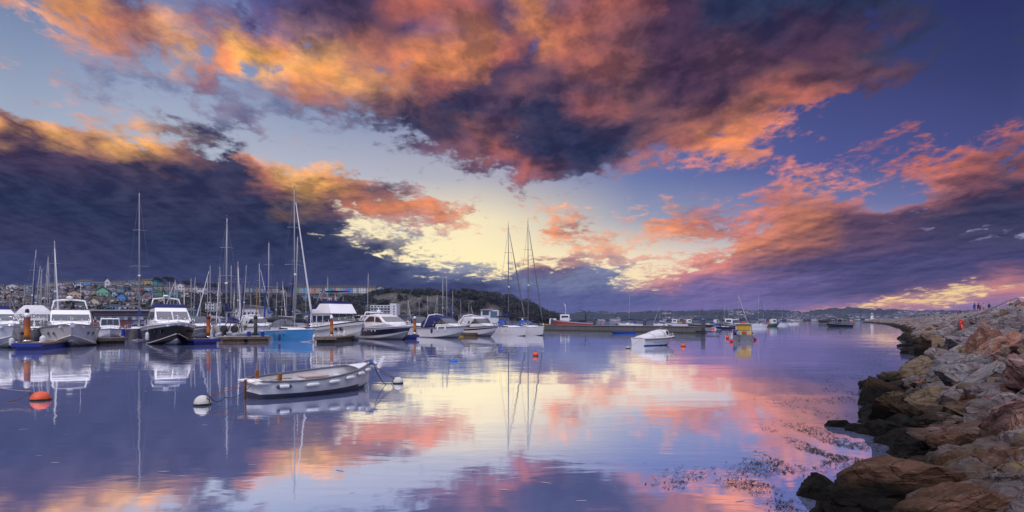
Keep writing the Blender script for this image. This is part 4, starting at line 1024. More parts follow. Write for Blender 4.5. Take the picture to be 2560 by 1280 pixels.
yacht('dark blue sailing yacht bow-on with a tall pale mast, wedged against the black-hulled yacht', (345, 851), 352, 11, 3.5, NAVYH, 1.0, 17.2, cover=BLUEC, furl=None, hood=NAVYC)
# ------------------------------------------------------------------ sailing boats in the back berths
BG = 'sailing boats in the back berths'
def proto(hullm, cover, furl, mastm, hood, L=10, H=11.6):
    b = Boat('sailing_boat', 'proto', 'sailing boat', None, 0, L, 3.2, 1.05, 1.3, 'sail', BG, rake=.6, tw=.75)
    b.hull([hullm, ANTI, GEL], [1, 1, 2, 0, 0, 0, 0, 0, 0], n=12); b.deck(GEL, .0, 8)
    b.cabin([(-1.2, 1.05), (2.2, 1.15), (1.4, 1.45), (-1.2, 1.55)], .95, .75, GEL, .3, 'coachroof', .06)
    b.side_window([[(-.8, 1.22), (1.3, 1.24), (1.0, 1.38), (-.8, 1.44)]])
    b.rig(.8, 1.5, H, mastm, 3.6, cover, furl, r=.10); b.sprayhood(-.8, 1.45, 1.0, hood, win=False); b.rail(.06, .98, .55, r=.014, posts=6, n=8)
    return b
PROTO = [proto(GEL, NAVYC, None, ALU, NAVYC), proto(GEL, BLUEC, BLUEC, ALU, GREYC), proto(NAVYH, GREYC, NAVYC, ALU, GREYC), proto(GEL, WHITEC, WHITEC, ALU, BLUEC), proto(GREYH, NAVYC, None, WOODM, NAVYC)]
TREES = [tree_of(b.root) for b in PROTO]; USED = set()
def sailer(base, top_y, top_px=None, k=None, v=0, label='', head=None, H=None, name=None, group=None):
    """sailing boat whose mast the photo shows from px base up to (top_px, top_y)"""
    b = PROTO[v]; tip = 1.5 + 11.6
    rgk = random.Random(int(base * 7 + top_y)); 
    if k is None: k = min(1.35, max(.72, (802 - top_y) / 125 * rgk.uniform(.9, 1.05)))
    Y = (tip * k - CAMZ) * FPX / (802 - top_y)
    if H: Y = H; k = ((802 - top_y) / FPX * Y + CAMZ) / tip
    a = head if head is not None else rgk.choice((-60, -50, -110, 120, 75, -75))
    lean = math.atan(((top_px if top_px is not None else base) - base) / (802 - top_y)); M = Matrix.Rotation(lean, 4, 'Y') @ Matrix.Rotation(R(a), 4, 'Z')
    foot = W(base, 802, Y); foot.z = 0; off = M @ Vector((.8 * k, 0, 0)); loc = foot - Vector((off.x, off.y, 0))
    if v not in USED: USED.add(v); r_ = b.root; r_.location = loc; r_.scale = (k, k, k)
    else: r_, _ = dup(b.root, loc, 0, None, (k, k, k), TREES[v])
    r_.rotation_euler = M.to_euler(); r_['label'] = label
    if group: r_['group'] = group
    return r_
POSW = 'first second third fourth fifth sixth seventh eighth ninth tenth eleventh twelfth'.split()
def cluster(items, where):
    for i, (base, ty, tp, v) in enumerate(items):
        d = ['navy-covered sailing boat', 'blue-furled sailing boat', 'navy-hulled sailing boat', 'pale-covered sailing boat', 'wooden-masted sailing boat'][v]
        sailer(base, ty, tp, None, v, f"{d}, {POSW[i]} mast from left {where}")
cluster([(8, 730, 8, 0), (24, 738, 25, 3), (52, 712, 60, 0), (74, 624, 88, 2), (85, 665, 97, 0), (93, 672, 103, 3), (108, 642, 118, 0), (116, 690, 119, 0), (126, 645, 122, 0), (141, 602, 137, 3), (152, 735, 151, 2)], 'in the leaning far-left cluster')
cluster([(383, 735, 382, 0), (408, 728, 409, 3), (428, 705, 425, 0), (430, 699, 436, 3), (444, 710, 443, 0), (460, 711, 460, 3), (478, 696, 478, 0), (482, 693, 487, 2), (502, 722, 501, 0), (518, 687, 519, 0)], 'behind the black-hulled yacht')
cluster([(527, 664, 525, 3), (548, 695, 547, 3), (552, 667, 550, 0), (566, 546, 567, 0), (577, 664, 578, 2), (586, 724, 586, 3), (595, 654, 595, 3), (602, 711, 602, 0), (606, 663, 614, 2), (626, 735, 627, 0), (641, 719, 642, 4), (650, 659, 649, 3)], 'between second orange pile and light blue yacht')
cluster([(664, 728, 664, 0), (671, 607, 672, 1), (688, 705, 692, 0), (702, 704, 706, 3), (716, 730, 716, 0), (732, 717, 733, 0), (737, 593, 743, 2), (764, 718, 765, 0)], 'behind the light blue sailing yacht')
cluster([(819, 693, 819, 0), (838, 731, 838, 3), (858, 742, 858, 0), (918, 685, 920, 2)], 'behind the trawler yacht and navy-banded cruiser')
cluster([(1020, 745, 1020, 3), (1048, 752, 1048, 0), (1069, 739, 1069, 0), (1093, 737, 1093, 3), (1106, 693, 1107, 0), (1117, 690, 1117, 1), (1132, 727, 1132, 2), (1152, 750, 1152, 0), (1172, 757, 1172, 0), (1178, 764, 1178, 3)], 'behind the open cruisers')
# moored out in the bay
MBAY = 'sailing boats moored out beyond the pontoon'
for base, ty, tp, Yd, v, hd, lb in ((1572, 737, 1574, 250, 0, 178, 'white moored sailing boat with navy sail cover above the plank pontoon'),
    (1649, 764, 1650, 300, 3, 172, 'small white moored sailing boat between the two blue-capped piles'), (1668, 770, 1664, 330, 0, 200, 'distant faint-masted sailing boat just right of the small white one between the piles'),
    (1810, 756, 1811, 182, 2, 176, 'navy-hulled sailing boat left of the yellow-cabined workboat'), (1822, 767, 1821, 340, 0, 30, 'small distant sailing boat behind the navy-hulled one'),
    (1846, 734, 1846, 230, 3, 10, 'sailing boat whose tall mast rises straight above the yellow-cabined workboat'), (1894, 736, 1897, 235, 1, 3, 'long white sailing boat with blue boom cover right of the yellow-cabined workboat'),
    (1909, 761, 1909, 300, 0, 20, 'short-masted sailing boat partly behind the long white one'), (1955, 763, 1955, 340, 1, 8, 'distant sailing boat with blue boot top, left of the last two'), (1987, 772, 1987, 430, 3, 4, 'farthest small pale sailing boat, alone to the right')):
    sailer(base, ty, tp, None, v, lb, hd, Yd, group=MBAY)
for i, b in enumerate(PROTO):
    if i not in USED: raise RuntimeError('unused prototype')

# ------------------------------------------------------------------ piles and pontoons
def rust_pile():
    m = bpy.data.materials.new('rusted_pile'); m.use_nodes = True; k = NT(m.node_tree)
    oc = k.new('ShaderNodeTexCoord').outputs['Object']; x, y, z = k.sep(oc)
    n = k.noise(k.comb(x, y, k.math('MULTIPLY', z, .35)), 3.0, 6, .7); n2 = k.noise(oc, 9, 4, .7)
    zz = k.math('ADD', z, k.math('MULTIPLY', k.math('SUBTRACT', n, .5), 1.1))
    rp = k.ramp(k.rng(zz, 0, 3.2), [(0, (.015, .010, .008)), (.20, (.03, .014, .008)), (.34, (.13, .035, .008)), (.46, (.62, .22, .02)), (.62, (.52, .15, .015)), (.74, (.24, .05, .012)), (1, (.17, .03, .012))])
    c = k.mix(k.rng(n2, .55, .7), rp.outputs[0], (.10, .03, .012))
    p = k.new('ShaderNodeBsdfPrincipled'); k.put(p.inputs['Base Color'], c); p.inputs['Roughness'].default_value = .75
    k.l.new(p.outputs[0], k.new('ShaderNodeOutputMaterial').inputs[0]); return m
RUST = rust_pile(); PILEG = mat('weathered_pile', (.045, .05, .055), .8, var=.5, scale=1.5, dirt=(.12, .05, .025)); CAPB = mat('blue_cap', (.02, .10, .30), .5)
PLASTB = mat('blue_float', (.008, .025, .26), .45, var=.15); PLANK = mat('wet_planks', (.16, .12, .095), .7, var=.35, scale=2.5); FLOAT = mat('weedy_float', (.05, .045, .03), .9, var=.5, dirt=(.12, .08, .03)); CONC = mat('worn_concrete', (.30, .28, .27), .9, var=.2, dirt=(.15, .13, .11))
def pile(px, wl, top, wpx, label, m, cap=None, lamp=False, group='rusty orange piles of the marina'):
    p = G(px, wl); k = p.y / FPX; h = (wl - top) * k; r = wpx * k / 2
    o = thing('mooring_pile', label, 'pile', p, 0, group)
    mb = MB(); mb.tube([(0, 0, -1), (0, 0, h * .5), (0, 0, h)], r, 16); sh = mb.obj('shaft', m, o)
    if m is RUST: sh.scale = (1, 1, h / 3.2); sh.data = (lambda b_: (b_.tube([(0, 0, -1), (0, 0, 1.6), (0, 0, 3.2)], r, 16), b_.mesh('shaft', m))[1])(MB())
    if cap: mb = MB(); mb.tube([(0, 0, h - .02), (0, 0, h + .18), (0, 0, h + .42)], [r * 1.12, r * 1.12, r * .35], 14); mb.obj('cap', cap, o)
    mb = MB(); mb.loft([[(q * math.cos(a), q * math.sin(a), z) for a in [i * math.pi / 6 for i in range(12)]] for z, q in ((.62, r * 1.2), (.62, r * 1.5), (.8, r * 1.5), (.8, r * 1.2))]); mb.obj('guide_ring', STEEL if m is RUST else RUBBER, o)
    if lamp: mb = MB(); mb.tube([(0, 0, h), (0, 0, h + .35)], .05, 6); mb.ball((0, 0, h + .5), (.16, .16, .22), 0, 8, 6); mb.obj('lamp', RUBBER, o)
    return o
def pontoon(label, p0, p1, back, deckm=PLANK, floatm=FLOAT, h=.5, edge=None, group='pontoons of the marina'):
    """walkway whose near edge runs between two waterline pixels, reaching back metres away from us"""
    a, b = G(*p0), G(*p1); u = (b - a).normalized(); v = Vector((-u.y, u.x, 0)); L_ = (b - a).length
    o = thing('pontoon', label, 'pontoon', (a + b) / 2, math.atan2(u.y, u.x), group)
    mb = MB(); mb.box((0, back / 2, h), (L_, back, .14)); 
    n_ = int(back / .4)
    mb.obj('deck', deckm, o)
    mb = MB(); nf = max(1, int(L_ / 2.4))
    for i in range(nf): mb.box((L_ * ((i + .5) / nf - .5), back / 2, h * .32), (L_ / nf * .86, back * .96, h * .95))
    mb.obj('float', floatm, o)
    mb = MB(); mb.box((0, -.06, h * .86), (L_ + .1, .1, .30)); mb.obj('fender_strip', edge or PLANK, o)
    for sx in (-.4, .4):
        mb = MB(); mb.tube([(L_ * sx - .18, .3, h + .17), (L_ * sx + .18, .3, h + .17)], .03, 5); mb.tube([(L_ * sx, .3, h + .05), (L_ * sx, .3, h + .17)], .04, 5); mb.obj('cleat', STEEL, o)
    return o
pontoon('blue-sided pontoon end wrapped round the leftmost orange pile', (31, 877), (104, 876), 9, PLANK, PLASTB, .52, PLASTB)
pile(68, 874, 793, 13.5, 'leftmost and thickest orange pile, a dark lamp on its top', RUST, GEL, True)
pontoon('blue-sided pontoon end beside the black-hulled yacht, under the second orange pile', (484, 863), (549, 861), 10, PLANK, PLASTB, .5, PLASTB)
pile(521, 859, 796, 9, 'orange pile just right of the black-hulled yacht', RUST, RUST)
pontoon('dark planked pontoon end at the bow of the light blue sailing yacht', (786, 858), (840, 858), 11, PLANK, FLOAT, .6)
pile(829, 854, 797, 7.5, 'orange pile in front of the tall white trawler yacht', RUST, GEL)
pontoon('short blue pontoon end right of the navy-banded sports cruiser', (1012, 849), (1046, 848), 10, PLANK, PLASTB, .5, PLASTB)
pile(1037, 845, 797, 6.5, 'white-capped orange pile right of the navy-banded cruiser', RUST, GEL, True)
pontoon('dark pontoon end with yellow float right of the navy-canopied cruiser', (1158, 842), (1198, 841), 10, PLANK, YELLH, .5)
pile(1187, 839, 796, 5.5, 'slim orange pile before the navy-lined open cruiser', RUST, RUST)
pile(1306, 822, 800, 4.5, 'smallest orange pile, behind the left tall-masted yacht', RUST, GEL)
pontoon('wooden pontoon between the big white yacht and the dark blue yacht', (246, 861), (318, 859), 5, PLANK, FLOAT, .55)
pontoon('long low walkway with brown floats behind the inflatable, left of the light blue yacht', (552, 856), (676, 854), 3.5, CONC, mat('ochre_float', (.22, .13, .05), .9, var=.4), .55)
pile(639, 848, 796, 8.5, 'dark grey mooring pile by the bow canopy of the light blue yacht', PILEG, RUBBER, False, 'dark mooring piles')
for px, y0, h_, lb in ((613, 853, 14, 'blue service post left of the dark grey pile'), (648, 853, 14, 'blue service post right of the dark grey pile'), (295, 850, 18, 'blue service post on the wooden pontoon near the big white yacht')):
    p = G(px, y0 + 2); k = p.y / FPX; o = thing('service_post', lb, 'service post', (p.x, p.y + 1, .55), 0, 'blue service posts on the pontoons')
    mb = MB(); mb.box((0, 0, h_ * k / 2), (.3, .3, h_ * k)); mb.obj('pillar', PLASTB, o); mb = MB(); mb.box((0, 0, h_ * k + .06), (.36, .36, .12)); mb.obj('cap', WHITEP, o)
# plank-sided breakwater pontoon
o = thing('breakwater_pontoon', 'long plank-sided pontoon with weathered green patches lying across the middle of the bay', 'pontoon', G(1735, 834.5), 0)
a, b = G(1735, 834.5), G(1362, 826.5); u = (b - a).normalized(); L_ = (b - a).length; o.rotation_euler = (0, 0, math.atan2(u.y, u.x))
def plank_mat():
    m = bpy.data.materials.new('green_grey_planks'); m.use_nodes = True; k = NT(m.node_tree)
    oc = k.new('ShaderNodeTexCoord').outputs['Object']; x, y, z = k.sep(oc)
    w_ = k.noise(k.comb(k.math('FLOOR', k.math('MULTIPLY', x, 3.0)), 0, 0), 7.3, 1, .5); pt = k.noise(k.comb(k.math('FLOOR', k.math('MULTIPLY', x, .14)), 0, 0), 3.1, 1, .5)
    c = k.mix(k.rng(pt, .45, .55), (.12, .11, .12), (.055, .10, .085)); c = k.mix(w_, c, (.20, .185, .185)); g = k.math('LESS_THAN', k.math('FRACT', k.math('MULTIPLY', x, 3.0)), .14)
    c = k.mix(g, c, (.02, .02, .02)); c = k.mix(k.rng(z, .45, .1), c, (.03, .035, .025))
    p = k.new('ShaderNodeBsdfPrincipled'); k.put(p.inputs['Base Color'], c); p.inputs['Roughness'].default_value = .85
    k.l.new(p.outputs[0], k.new('ShaderNodeOutputMaterial').inputs[0]); return m
PLK = plank_mat()
for i in range(6):
    mb = MB(); mb.box((L_ * (i + .5) / 6, -1.5, .72), (L_ / 6 - .12, 3.2, 1.2)); mb.obj('plank_section', PLK, o)
mb = MB(); mb.box((L_ / 2, -1.5, 1.36), (L_, 3.5, .10)); mb.obj('deck', mat('bleached_deck', (.24, .23, .235), .85, var=.25), o)
mb = MB(); mb.box((L_ / 2, -1.5, -.1), (L_ + .6, 3.4, .6)); mb.obj('float', FLOAT, o)
mb = MB(); mb.tube([(0, -.6, .45), (-2.6, -.8, .4)], .12, 6); mb.tube([(-2.6, -.8, .4), (-5.4, -.4, .42)], .1, 6); mb.obj('hinge_arm', RUBBER, o)
for px, wl, top, w_, lb in ((1380, 821, 800, 7, 'blue-capped pile at the left end of the plank pontoon'), (1486, 820, 798, 7, 'blue-capped pile beside the red trawler stern'), (1611.5, 824, 802, 8, 'blue-capped pile standing on the middle of the plank pontoon'), (1757.5, 838, 802, 10, 'tall blue-capped pile standing free at the right end of the plank pontoon')):
    pile(px, wl, top, w_, lb, PILEG, CAPB, False, 'blue-capped piles of the plank pontoon')
# ------------------------------------------------------------------ boats in the bay
b = Boat('work_float', 'low bright blue float moored against the plank pontoon', 'float', None, 0, 5, 1.6, .35, .4, 'motor', None)
b.hull([mat('bright_blue_plastic', (.01, .13, .55), .45), ANTIB], MROW); b.deck(MATS['bright_blue_plastic']); b.rub(BLUEC); b.root.location = G(1556, 834); b.root.rotation_euler = (0, 0, R(178))
b.box('hatch', (.6, 0, .42), (.8, .6, .12), BLUEC)
def at(b, px, py, head): b.root.location = G(px, py); b.root.rotation_euler = (0, 0, R(head))
# boat under a tarpaulin
b = Boat('cuddy_boat', 'small white cuddy boat under a pale draped tarpaulin on the open water, blue bottom', 'motorboat', None, 0, 5.0, 2.1, .92, 1.12, 'motor', None, rake=.9, full=.45, flare=1.2, tw=.88, draft=.3)
b.hull([GEL, mat('blue_bottom', (.02, .16, .55), .5), ANTI], [2, 2, 0, 0, 0, 0, 0, 0, 0]); b.deck(GEL, -.03); b.rub(mat('brown_rubbing', (.14, .08, .06), .6), .035, -.14)
for q in b.hullo.data.polygons:
    if -.05 < q.center.z < .12 or (q.center.z < .15 and q.material_index == 2 and q.center.z > -.02): q.material_index = 1
b.rub(GEL, .05, .02, 'gunwale')
mb = MB(); rings = []
for x, w_, h_ in ((-2.42, .80, .10), (-2.0, .92, .28), (-1.2, .98, .55), (-.4, .98, .85), (.45, .95, 1.02), (.52, .93, 1.0)):
    zb = b.sheer(b.xt(x)) + .02
    rings.append([(x, w_ * math.cos(a), zb + h_ * math.sin(a) ** .8 + .025 * math.sin(a * 7 + x * 5)) for a in [math.pi * i / 14 for i in range(15)]])
mb.loft(rings, 0, False, True, closed=False); mb.add(rings[-1], [tuple(range(15))]); mb.add(rings[0], [tuple(range(15))]); mb.obj('tarpaulin', WHITEC, b.root)
b.tubes('lashing', [[(x, w_ * 1.005 * math.cos(a), b.sheer(b.xt(x)) + .04 + h_ * math.sin(a) ** .8) for a in [math.pi * i / 14 for i in range(15)]] for x, w_, h_ in ((-1.2, .98, .555), (.2, .96, .98))], .014, ROPEB)
b.cabin([(.5, .95), (1.9, 1.05), (1.2, 1.25), (.95, 1.95), (.5, 2.0)], .78, .66, GEL, .22, bev=.05); b.side_window([[(.62, 1.4), (.95, 1.4), (.85, 1.85), (.62, 1.86)]]); b.windscreen((1.2, 1.28), (.97, 1.92), 2)
b.ports([1.55], 1.0, .09); b.rail(.74, .985, .42, r=.018, posts=4, mid=False); b.tubes('grab_frame', [[(.55, -.62, 1.95), (1.05, -.5, 2.25), (1.05, .5, 2.25), (.55, .62, 1.95)]], .02, STEEL)
b.tubes('side_strake', [[(-1.3 + .2 * i, -(b.half(-1.3 + .2 * i) * .965), .48) for i in range(12)]], .022, MATS['brown_rubbing'], b.hullo, 4)
at(b, 1641, 863, 33); b.root.scale = (1, 1, .76); bpy.context.view_layer.update(); CUDDY = b
# workboat with yellow wheelhouse
b = Boat('work_boat', 'grey workboat with square yellow wheelhouse and outboard, stern towards us', 'workboat', None, 0, 6.2, 2.4, .72, 1.05, 'motor', None, rake=.8, full=.5, tw=.93, draft=.3)
b.hull([GREYH, ANTI], MROW); b.deck(mat('grey_deck', (.3, .3, .31), .8), .25); b.rub(mat('pale_gunwale', (.5, .48, .45), .6), .06, 0)
YW = mat('cream_yellow_paint', (.62, .47, .24), .6, var=.12, dirt=(.4, .25, .1))
b.cabin([(-.9, .55), (1.3, .55), (1.25, 1.95), (-.9, 1.98)], .92, .90, YW, .1, 'wheelhouse', .03); b.box('roof', (.15, 0, 2.02), (2.6, 2.05, .09), mat('roof_cream', (.6, .55, .48), .6))
mb = MB(); mb.box((-.94, 0, 1.55), (.06, 1.45, .56)); mb.obj('yellow_panel', mat('deep_yellow_panel', (.55, .34, .03), .5), b.root)
b.side_window([[(-.4, 1.2), (.9, 1.2), (.9, 1.75), (-.4, 1.75)]]); mb = MB(); mb.box((-1.0, -.1, .95), (.3, .5, .3)); mb.obj('fish_box', mat('dull_red_plastic', (.35, .07, .05), .6), b.root)
b.box('outboard_cowl', (-3.25, .45, .95), (.5, .42, .58), mat('outboard_grey', (.30, .36, .42), .35), bev=.12); b.box('outboard_leg', (-3.3, .45, .5), (.22, .16, .9), GREYH)
b.box('life_raft', (.2, 0, 2.15), (.9, .5, .18), ORANGE, bev=.08); b.tubes('aerial', [[(.9, .7, 2.0), (.9, .7, 3.4)]], .012, WIRE)
mb = MB()
for q in range(2): mb.tube([(-2.5, .8 - q * .0, .7), (-2.5, .8, 1.35)], [.3, .3], 12)
mb.obj('blue_barrel', mat('blue_barrel_plastic', (.01, .03, .22), .5), b.root); at(b, 1859, 851, 68); WORKB = b
# red trawler behind the pontoon
b = Boat('trawler', 'red-hulled fishing trawler with white wheelhouse forward and net gantry aft, behind the plank pontoon', 'fishing boat', None, 0, 15, 4.6, 1.7, 2.9, 'motor', 'fishing boats lying beyond the pontoon', rake=1.2, full=.55)
b.hull([REDH, ANTI, GEL], [1, 1, 0, 0, 0, 0, 0, 2, 2]); b.deck(GREYH, .3); b.rub(BLACKH)
b.cabin([(1.2, 1.9), (4.6, 2.3), (4.4, 4.6), (1.2, 4.6)], 1.6, 1.5, GEL, .4, 'wheelhouse'); b.windscreen((4.55, 3.3), (4.42, 4.5), 4); b.side_window([[(1.6, 3.5), (4.0, 3.5), (4.0, 4.2), (1.6, 4.2)]])
b.tubes('mast', [[(2.6, 0, 4.5), (2.6, 0, 8.2)], [(2.6, 0, 7.2), (3.2, 0, 8.6)], [(2.2, -.6, 6.4), (2.2, .6, 6.4)]], .06, GEL)
b.tubes('gantry', [[(-4.6, -1.7, 1.9), (-4.3, -1.3, 5.6), (-4.3, 1.3, 5.6), (-4.6, 1.7, 1.9)], [(-4.3, 0, 5.6), (-2.2, 0, 6.4)], [(-4.4, 0, 3.0), (-6.0, 0, 6.2)]], .11, RUBBER)
b.box('net_drum', (-3.2, 0, 2.1), (2.6, 2.6, 1.1), RUBBER, bev=.2); at(b, 1432, 819, 176)
b = Boat('work_barge', 'yellow workboat with white wheelhouse left of the red trawler', 'workboat', None, 0, 9, 3.4, 1.2, 1.5, 'motor', 'fishing boats lying beyond the pontoon'); b.hull([YELLH, ANTI], MROW); b.deck(GREYH); b.rub(RUBBER)
b.cabin([(-1, 1.2), (1.6, 1.2), (1.4, 3.2), (-1, 3.2)], 1.2, 1.1, GEL, .3, 'wheelhouse'); b.windscreen((1.55, 2), (1.42, 3.1), 3); at(b, 1384, 818.5, 175)
def fishing(label, px, wl, head, hullm, L=9, aft=False, wheel=GEL, name='fishing_boat', mast=4.0, lean=0, extra=None):
    b = Boat(name, label, 'fishing boat', None, 0, L, 3.0, 1.1, 1.7, 'motor', 'fishing boats lying beyond the pontoon', rake=.9, full=.5)
    b.hull([hullm, ANTI, GEL], [1, 1, 0, 0, 0, 0, 0, 2, 2], n=12); b.deck(GREYH, .2); b.rub(RUBBER); x = -1.8 if aft else 1.2
    b.cabin([(x - 1.1, 1.1), (x + 1.1, 1.3), (x + 1.0, 3.0), (x - 1.1, 3.0)], 1.1, 1.0, wheel, .25, 'wheelhouse'); b.windscreen((x + 1.1, 2.1), (x + 1.0, 2.95), 3); b.side_window([[(x - .7, 2.1), (x + .7, 2.1), (x + .7, 2.7), (x - .7, 2.7)]])
    if mast: b.tubes('mast', [[(x, 0, 2.9), (x + lean, 0, 2.9 + mast)], [(x - .8, 0, 2.9 + mast * .35), (x + .6, 0, 2.9 + mast * .45)]], .06, ALUD)
    b.tubes('gallows', [[(-L * .38, -1.1, 1), (-L * .36, -.9, 2.5), (-L * .36, .9, 2.5), (-L * .38, 1.1, 1)]], .06, RUBBER)
    if extra: b.box('deck_gear', (-1.4 if not aft else 1.2, 0, 1.35), (1.6, 1.6, .7), extra, bev=.15)
    at(b, px, wl, head); return b
fishing('white fishing boat left of the dark green one, beyond the plank pontoon', 1692, 816, 178, GEL, 9, extra=YELLH)
fishing('dark green fishing boat with white wheelhouse beside the white one', 1716, 814.5, 5, GREENH, 9, extra=REDH, mast=3)
b = Boat('sailing_boat', 'black-hulled lugger with a dark bare mast raked far back', 'sailing boat', None, 0, 9.5, 2.8, .9, 1.3, 'sail', 'fishing boats lying beyond the pontoon', rake=.5); b.hull([BLACKH, ANTI, GEL], [1, 1, 0, 0, 0, 0, 0, 2, 2]); b.deck(TEAK); b.rub(WOODM)
b.tubes('mast', [[(1.0, 0, .8), (-.6, 0, 7.6)]], .10, RUBBER); b.tubes('boom', [[(.8, 0, 1.8), (-3.6, 0, 2.0)]], .07, RUBBER); b.tubes('forestay', [[(4.5, 0, 1.2), (-.6, 0, 7.5)]], .014, WIRE); at(b, 1753, 816.5, 178)
fishing('blue and white crabber with two tone wheelhouse right of the raked black mast', 1786, 813.5, 20, BLUEH, 8, wheel=GEL, extra=MATS['blue_barrel_plastic'], mast=2.5)
fishing('white launch with navy sheer and low wheelhouse just left of the workboat', 1830, 823, 176, NAVYH, 8, mast=0, extra=GEL)
fishing('small green and orange boat right of the long white sailing boat', 1926, 816.5, 6, GREENH, 8, extra=ORANGE, mast=2)
fishing('dark launch with a spray of deck gear lying before the old timber dolphin', 2096, 817.8, 182, BLACKH, 10, aft=True, wheel=GREYH, extra=MATS['blue_barrel_plastic'], mast=3)
b = Boat('tender', 'tiny orange and blue tender near the breakwater end', 'tender', None, 0, 6, 2.4, .8, 1.1, 'motor', None); b.hull([BLUEH, ANTI, ORANGE], [1, 1, 0, 0, 0, 2, 2, 2, 0]); b.deck(ORANGE); b.rub(RUBBER); b.box('cuddy', (.6, 0, 1.2), (2, 1.4, .8), ORANGE, bev=.2); at(b, 2128, 810.5, 10)
# old timber jetty head
p = G(2081, 809.5); o = thing('timber_dolphin', 'dark old timber landing stage standing in the water before the breakwater end', 'jetty', p, 0); k = p.y / FPX
for i in range(10):
    mb = MB(); mb.tube([(( i - 4.5) * 6.0 * k, 0, -1), ((i - 4.5) * 6.0 * k, 0, 9.5 * k)], .3, 7); mb.obj('post', PILEG, o)
mb = MB(); mb.box((0, 1.5, 8.2 * k), (58 * k, 6, .9)); mb.obj('deck', PILEG, o)
mb = MB(); mb.box((-20 * k, 1.5, 4.5 * k), (16 * k, 5, 6.0 * k)); mb.obj('fendering', FLOAT, o)
mb = MB()
for i in range(9): mb.tube([((i - 4.5) * 6.0 * k, -1, 8.2 * k), ((i - 4.5) * 6.0 * k, -1, 13.5 * k)], .1, 5)
for z in (11.0, 13.3): mb.tube([(-27 * k, -1, z * k), (22 * k, -1, z * k)], .1, 5)
mb.obj('railing', PILEG, o)

# ------------------------------------------------------------------ buoys
WEED = mat('green_weed', (.025, .035, .008), 1.0, var=.6, scale=20, bump=1.0)
def buoy(px, wl, r, sink, m, label, weed=0.0, sq=(1, 1, 1), group='round mooring buoys', ring=True, eye=None, name='mooring_buoy'):
    o = thing(name, label, 'buoy', G(px, wl), 0, group)
    mb = MB(); mb.ball((0, 0, r * sq[2] * (1 - 2 * sink)), (r * sq[0], r * sq[1], r * sq[2]), 0, 24, 16); mb.obj('float', m, o)
    if weed:
        mb = MB(); rg_ = random.Random(3)
        rings = []
        for z, q in ((-.06, 1.0), (weed * .35, 1.035), (weed, 1.0)):
            zz = z * r * 2 * sq[2]; zc = (zz - r * sq[2] * (1 - 2 * sink)) / (r * sq[2]); rr = math.sqrt(max(.02, 1 - zc * zc)) * q
            rings.append([(r * sq[0] * rr * math.cos(a) * (1 + .02 * rg_.uniform(-1, 1)), r * sq[1] * rr * math.sin(a) * (1 + .02 * rg_.uniform(-1, 1)), zz + .035 * r * rg_.uniform(-1, 1)) for a in [i * math.pi / 16 for i in range(32)]])
        mb.loft(rings); mb.obj('weed_band', WEED, o)
    if ring:
        e = eye or (0, 0); mb = MB(); c = Vector((e[0] * r, -.3 * r, r * sq[2] * (2 - 2 * sink) * e[1] if eye else r * sq[2] * (2 - 2 * sink)))
        mb.tube([c + Vector((.16 * r * math.cos(a), 0, .16 * r * math.sin(a))) for a in [i * math.pi / 6 for i in range(13)]], .03 * r + .006, 5); mb.obj('ring', RUBBER, o)
    return o
BWHITE = mat('dirty_white_buoy', (.62, .60, .56), .7, var=.12, scale=4, dirt=(.36, .33, .28))
buoy(506, 1013, .228, .38, BWHITE, 'large white mooring buoy with green weed at the waterline, astern of the rowing boat', .13, eye=(.85, .75))
buoy(995, 958.5, .20, .40, BWHITE, 'smaller dingy white mooring buoy with weed at the waterline, ahead of the rowing boat', .12, eye=(-.8, .75))
buoy(101.5, 1000.5, .275, .48, ORANGE, 'big orange mooring buoy at the left, half sunk with a dark waterline', .10, (1, 1, .95), eye=(-.8, .7))
buoy(1339, 890.5, .205, .25, ORANGE, 'round orange buoy below the two tall-masted yachts', .10)
buoy(1708, 866.5, .225, .35, ORANGE, 'orange buoy at the bow of the boat under the tarpaulin', .08)
buoy(1570, 871.5, .20, .45, mat('pale_green_buoy', (.38, .42, .36), .8, dirt=(.06, .08, .04)), 'small pale buoy dark with weed, left of the boat under the tarpaulin', .16)
buoy(1134, 904, .235, .5, mat('blue_buoy_plastic', (.01, .12, .42), .5), 'small low blue buoy below the open cruisers', 0, (1, .8, .55))
RB = mat('red_buoy', (.70, .05, .05), .5, var=.1)
buoy(1818.5, 847, .24, .15, RB, 'red fender buoy left of the yellow workboat, upper of the two there', 0, group='red fender buoys round the workboat')
buoy(1828.5, 855.5, .22, .12, RB, 'red fender buoy left of the yellow workboat, lower of the two there', 0, group='red fender buoys round the workboat')
buoy(1887.5, 850.5, .20, .05, RB, 'red fender buoy at the right side of the yellow workboat', 0, group='red fender buoys round the workboat')
buoy(1833, 827, .30, .3, RB, 'dull red buoy behind the outboard of the workboat', 0)
for px, wl, r_, m_, lb in ((2018, 807.5, .9, RB, 'distant red channel buoy between the last sailing boat and the timber stage'), (1660, 815.5, .5, RUBBER, 'dark distant buoy between the blue-capped piles'), (1541, 812.5, .6, RUBBER, 'dark distant buoy left of the white moored sailing boat'),
                     (1782, 822.5, .5, ORANGE, 'orange buoy with a pale top right of the free-standing pile'), (1535, 816.5, .4, mat('yellow_buoy', (.55, .3, .03), .5), 'yellowish distant buoy above the plank pontoon'), (1507, 811, .6, RB, 'small distant red buoy right of the red trawler')):
    buoy(px, wl, r_, .4, m_, lb, 0, ring=False, group='small buoys far out in the bay')

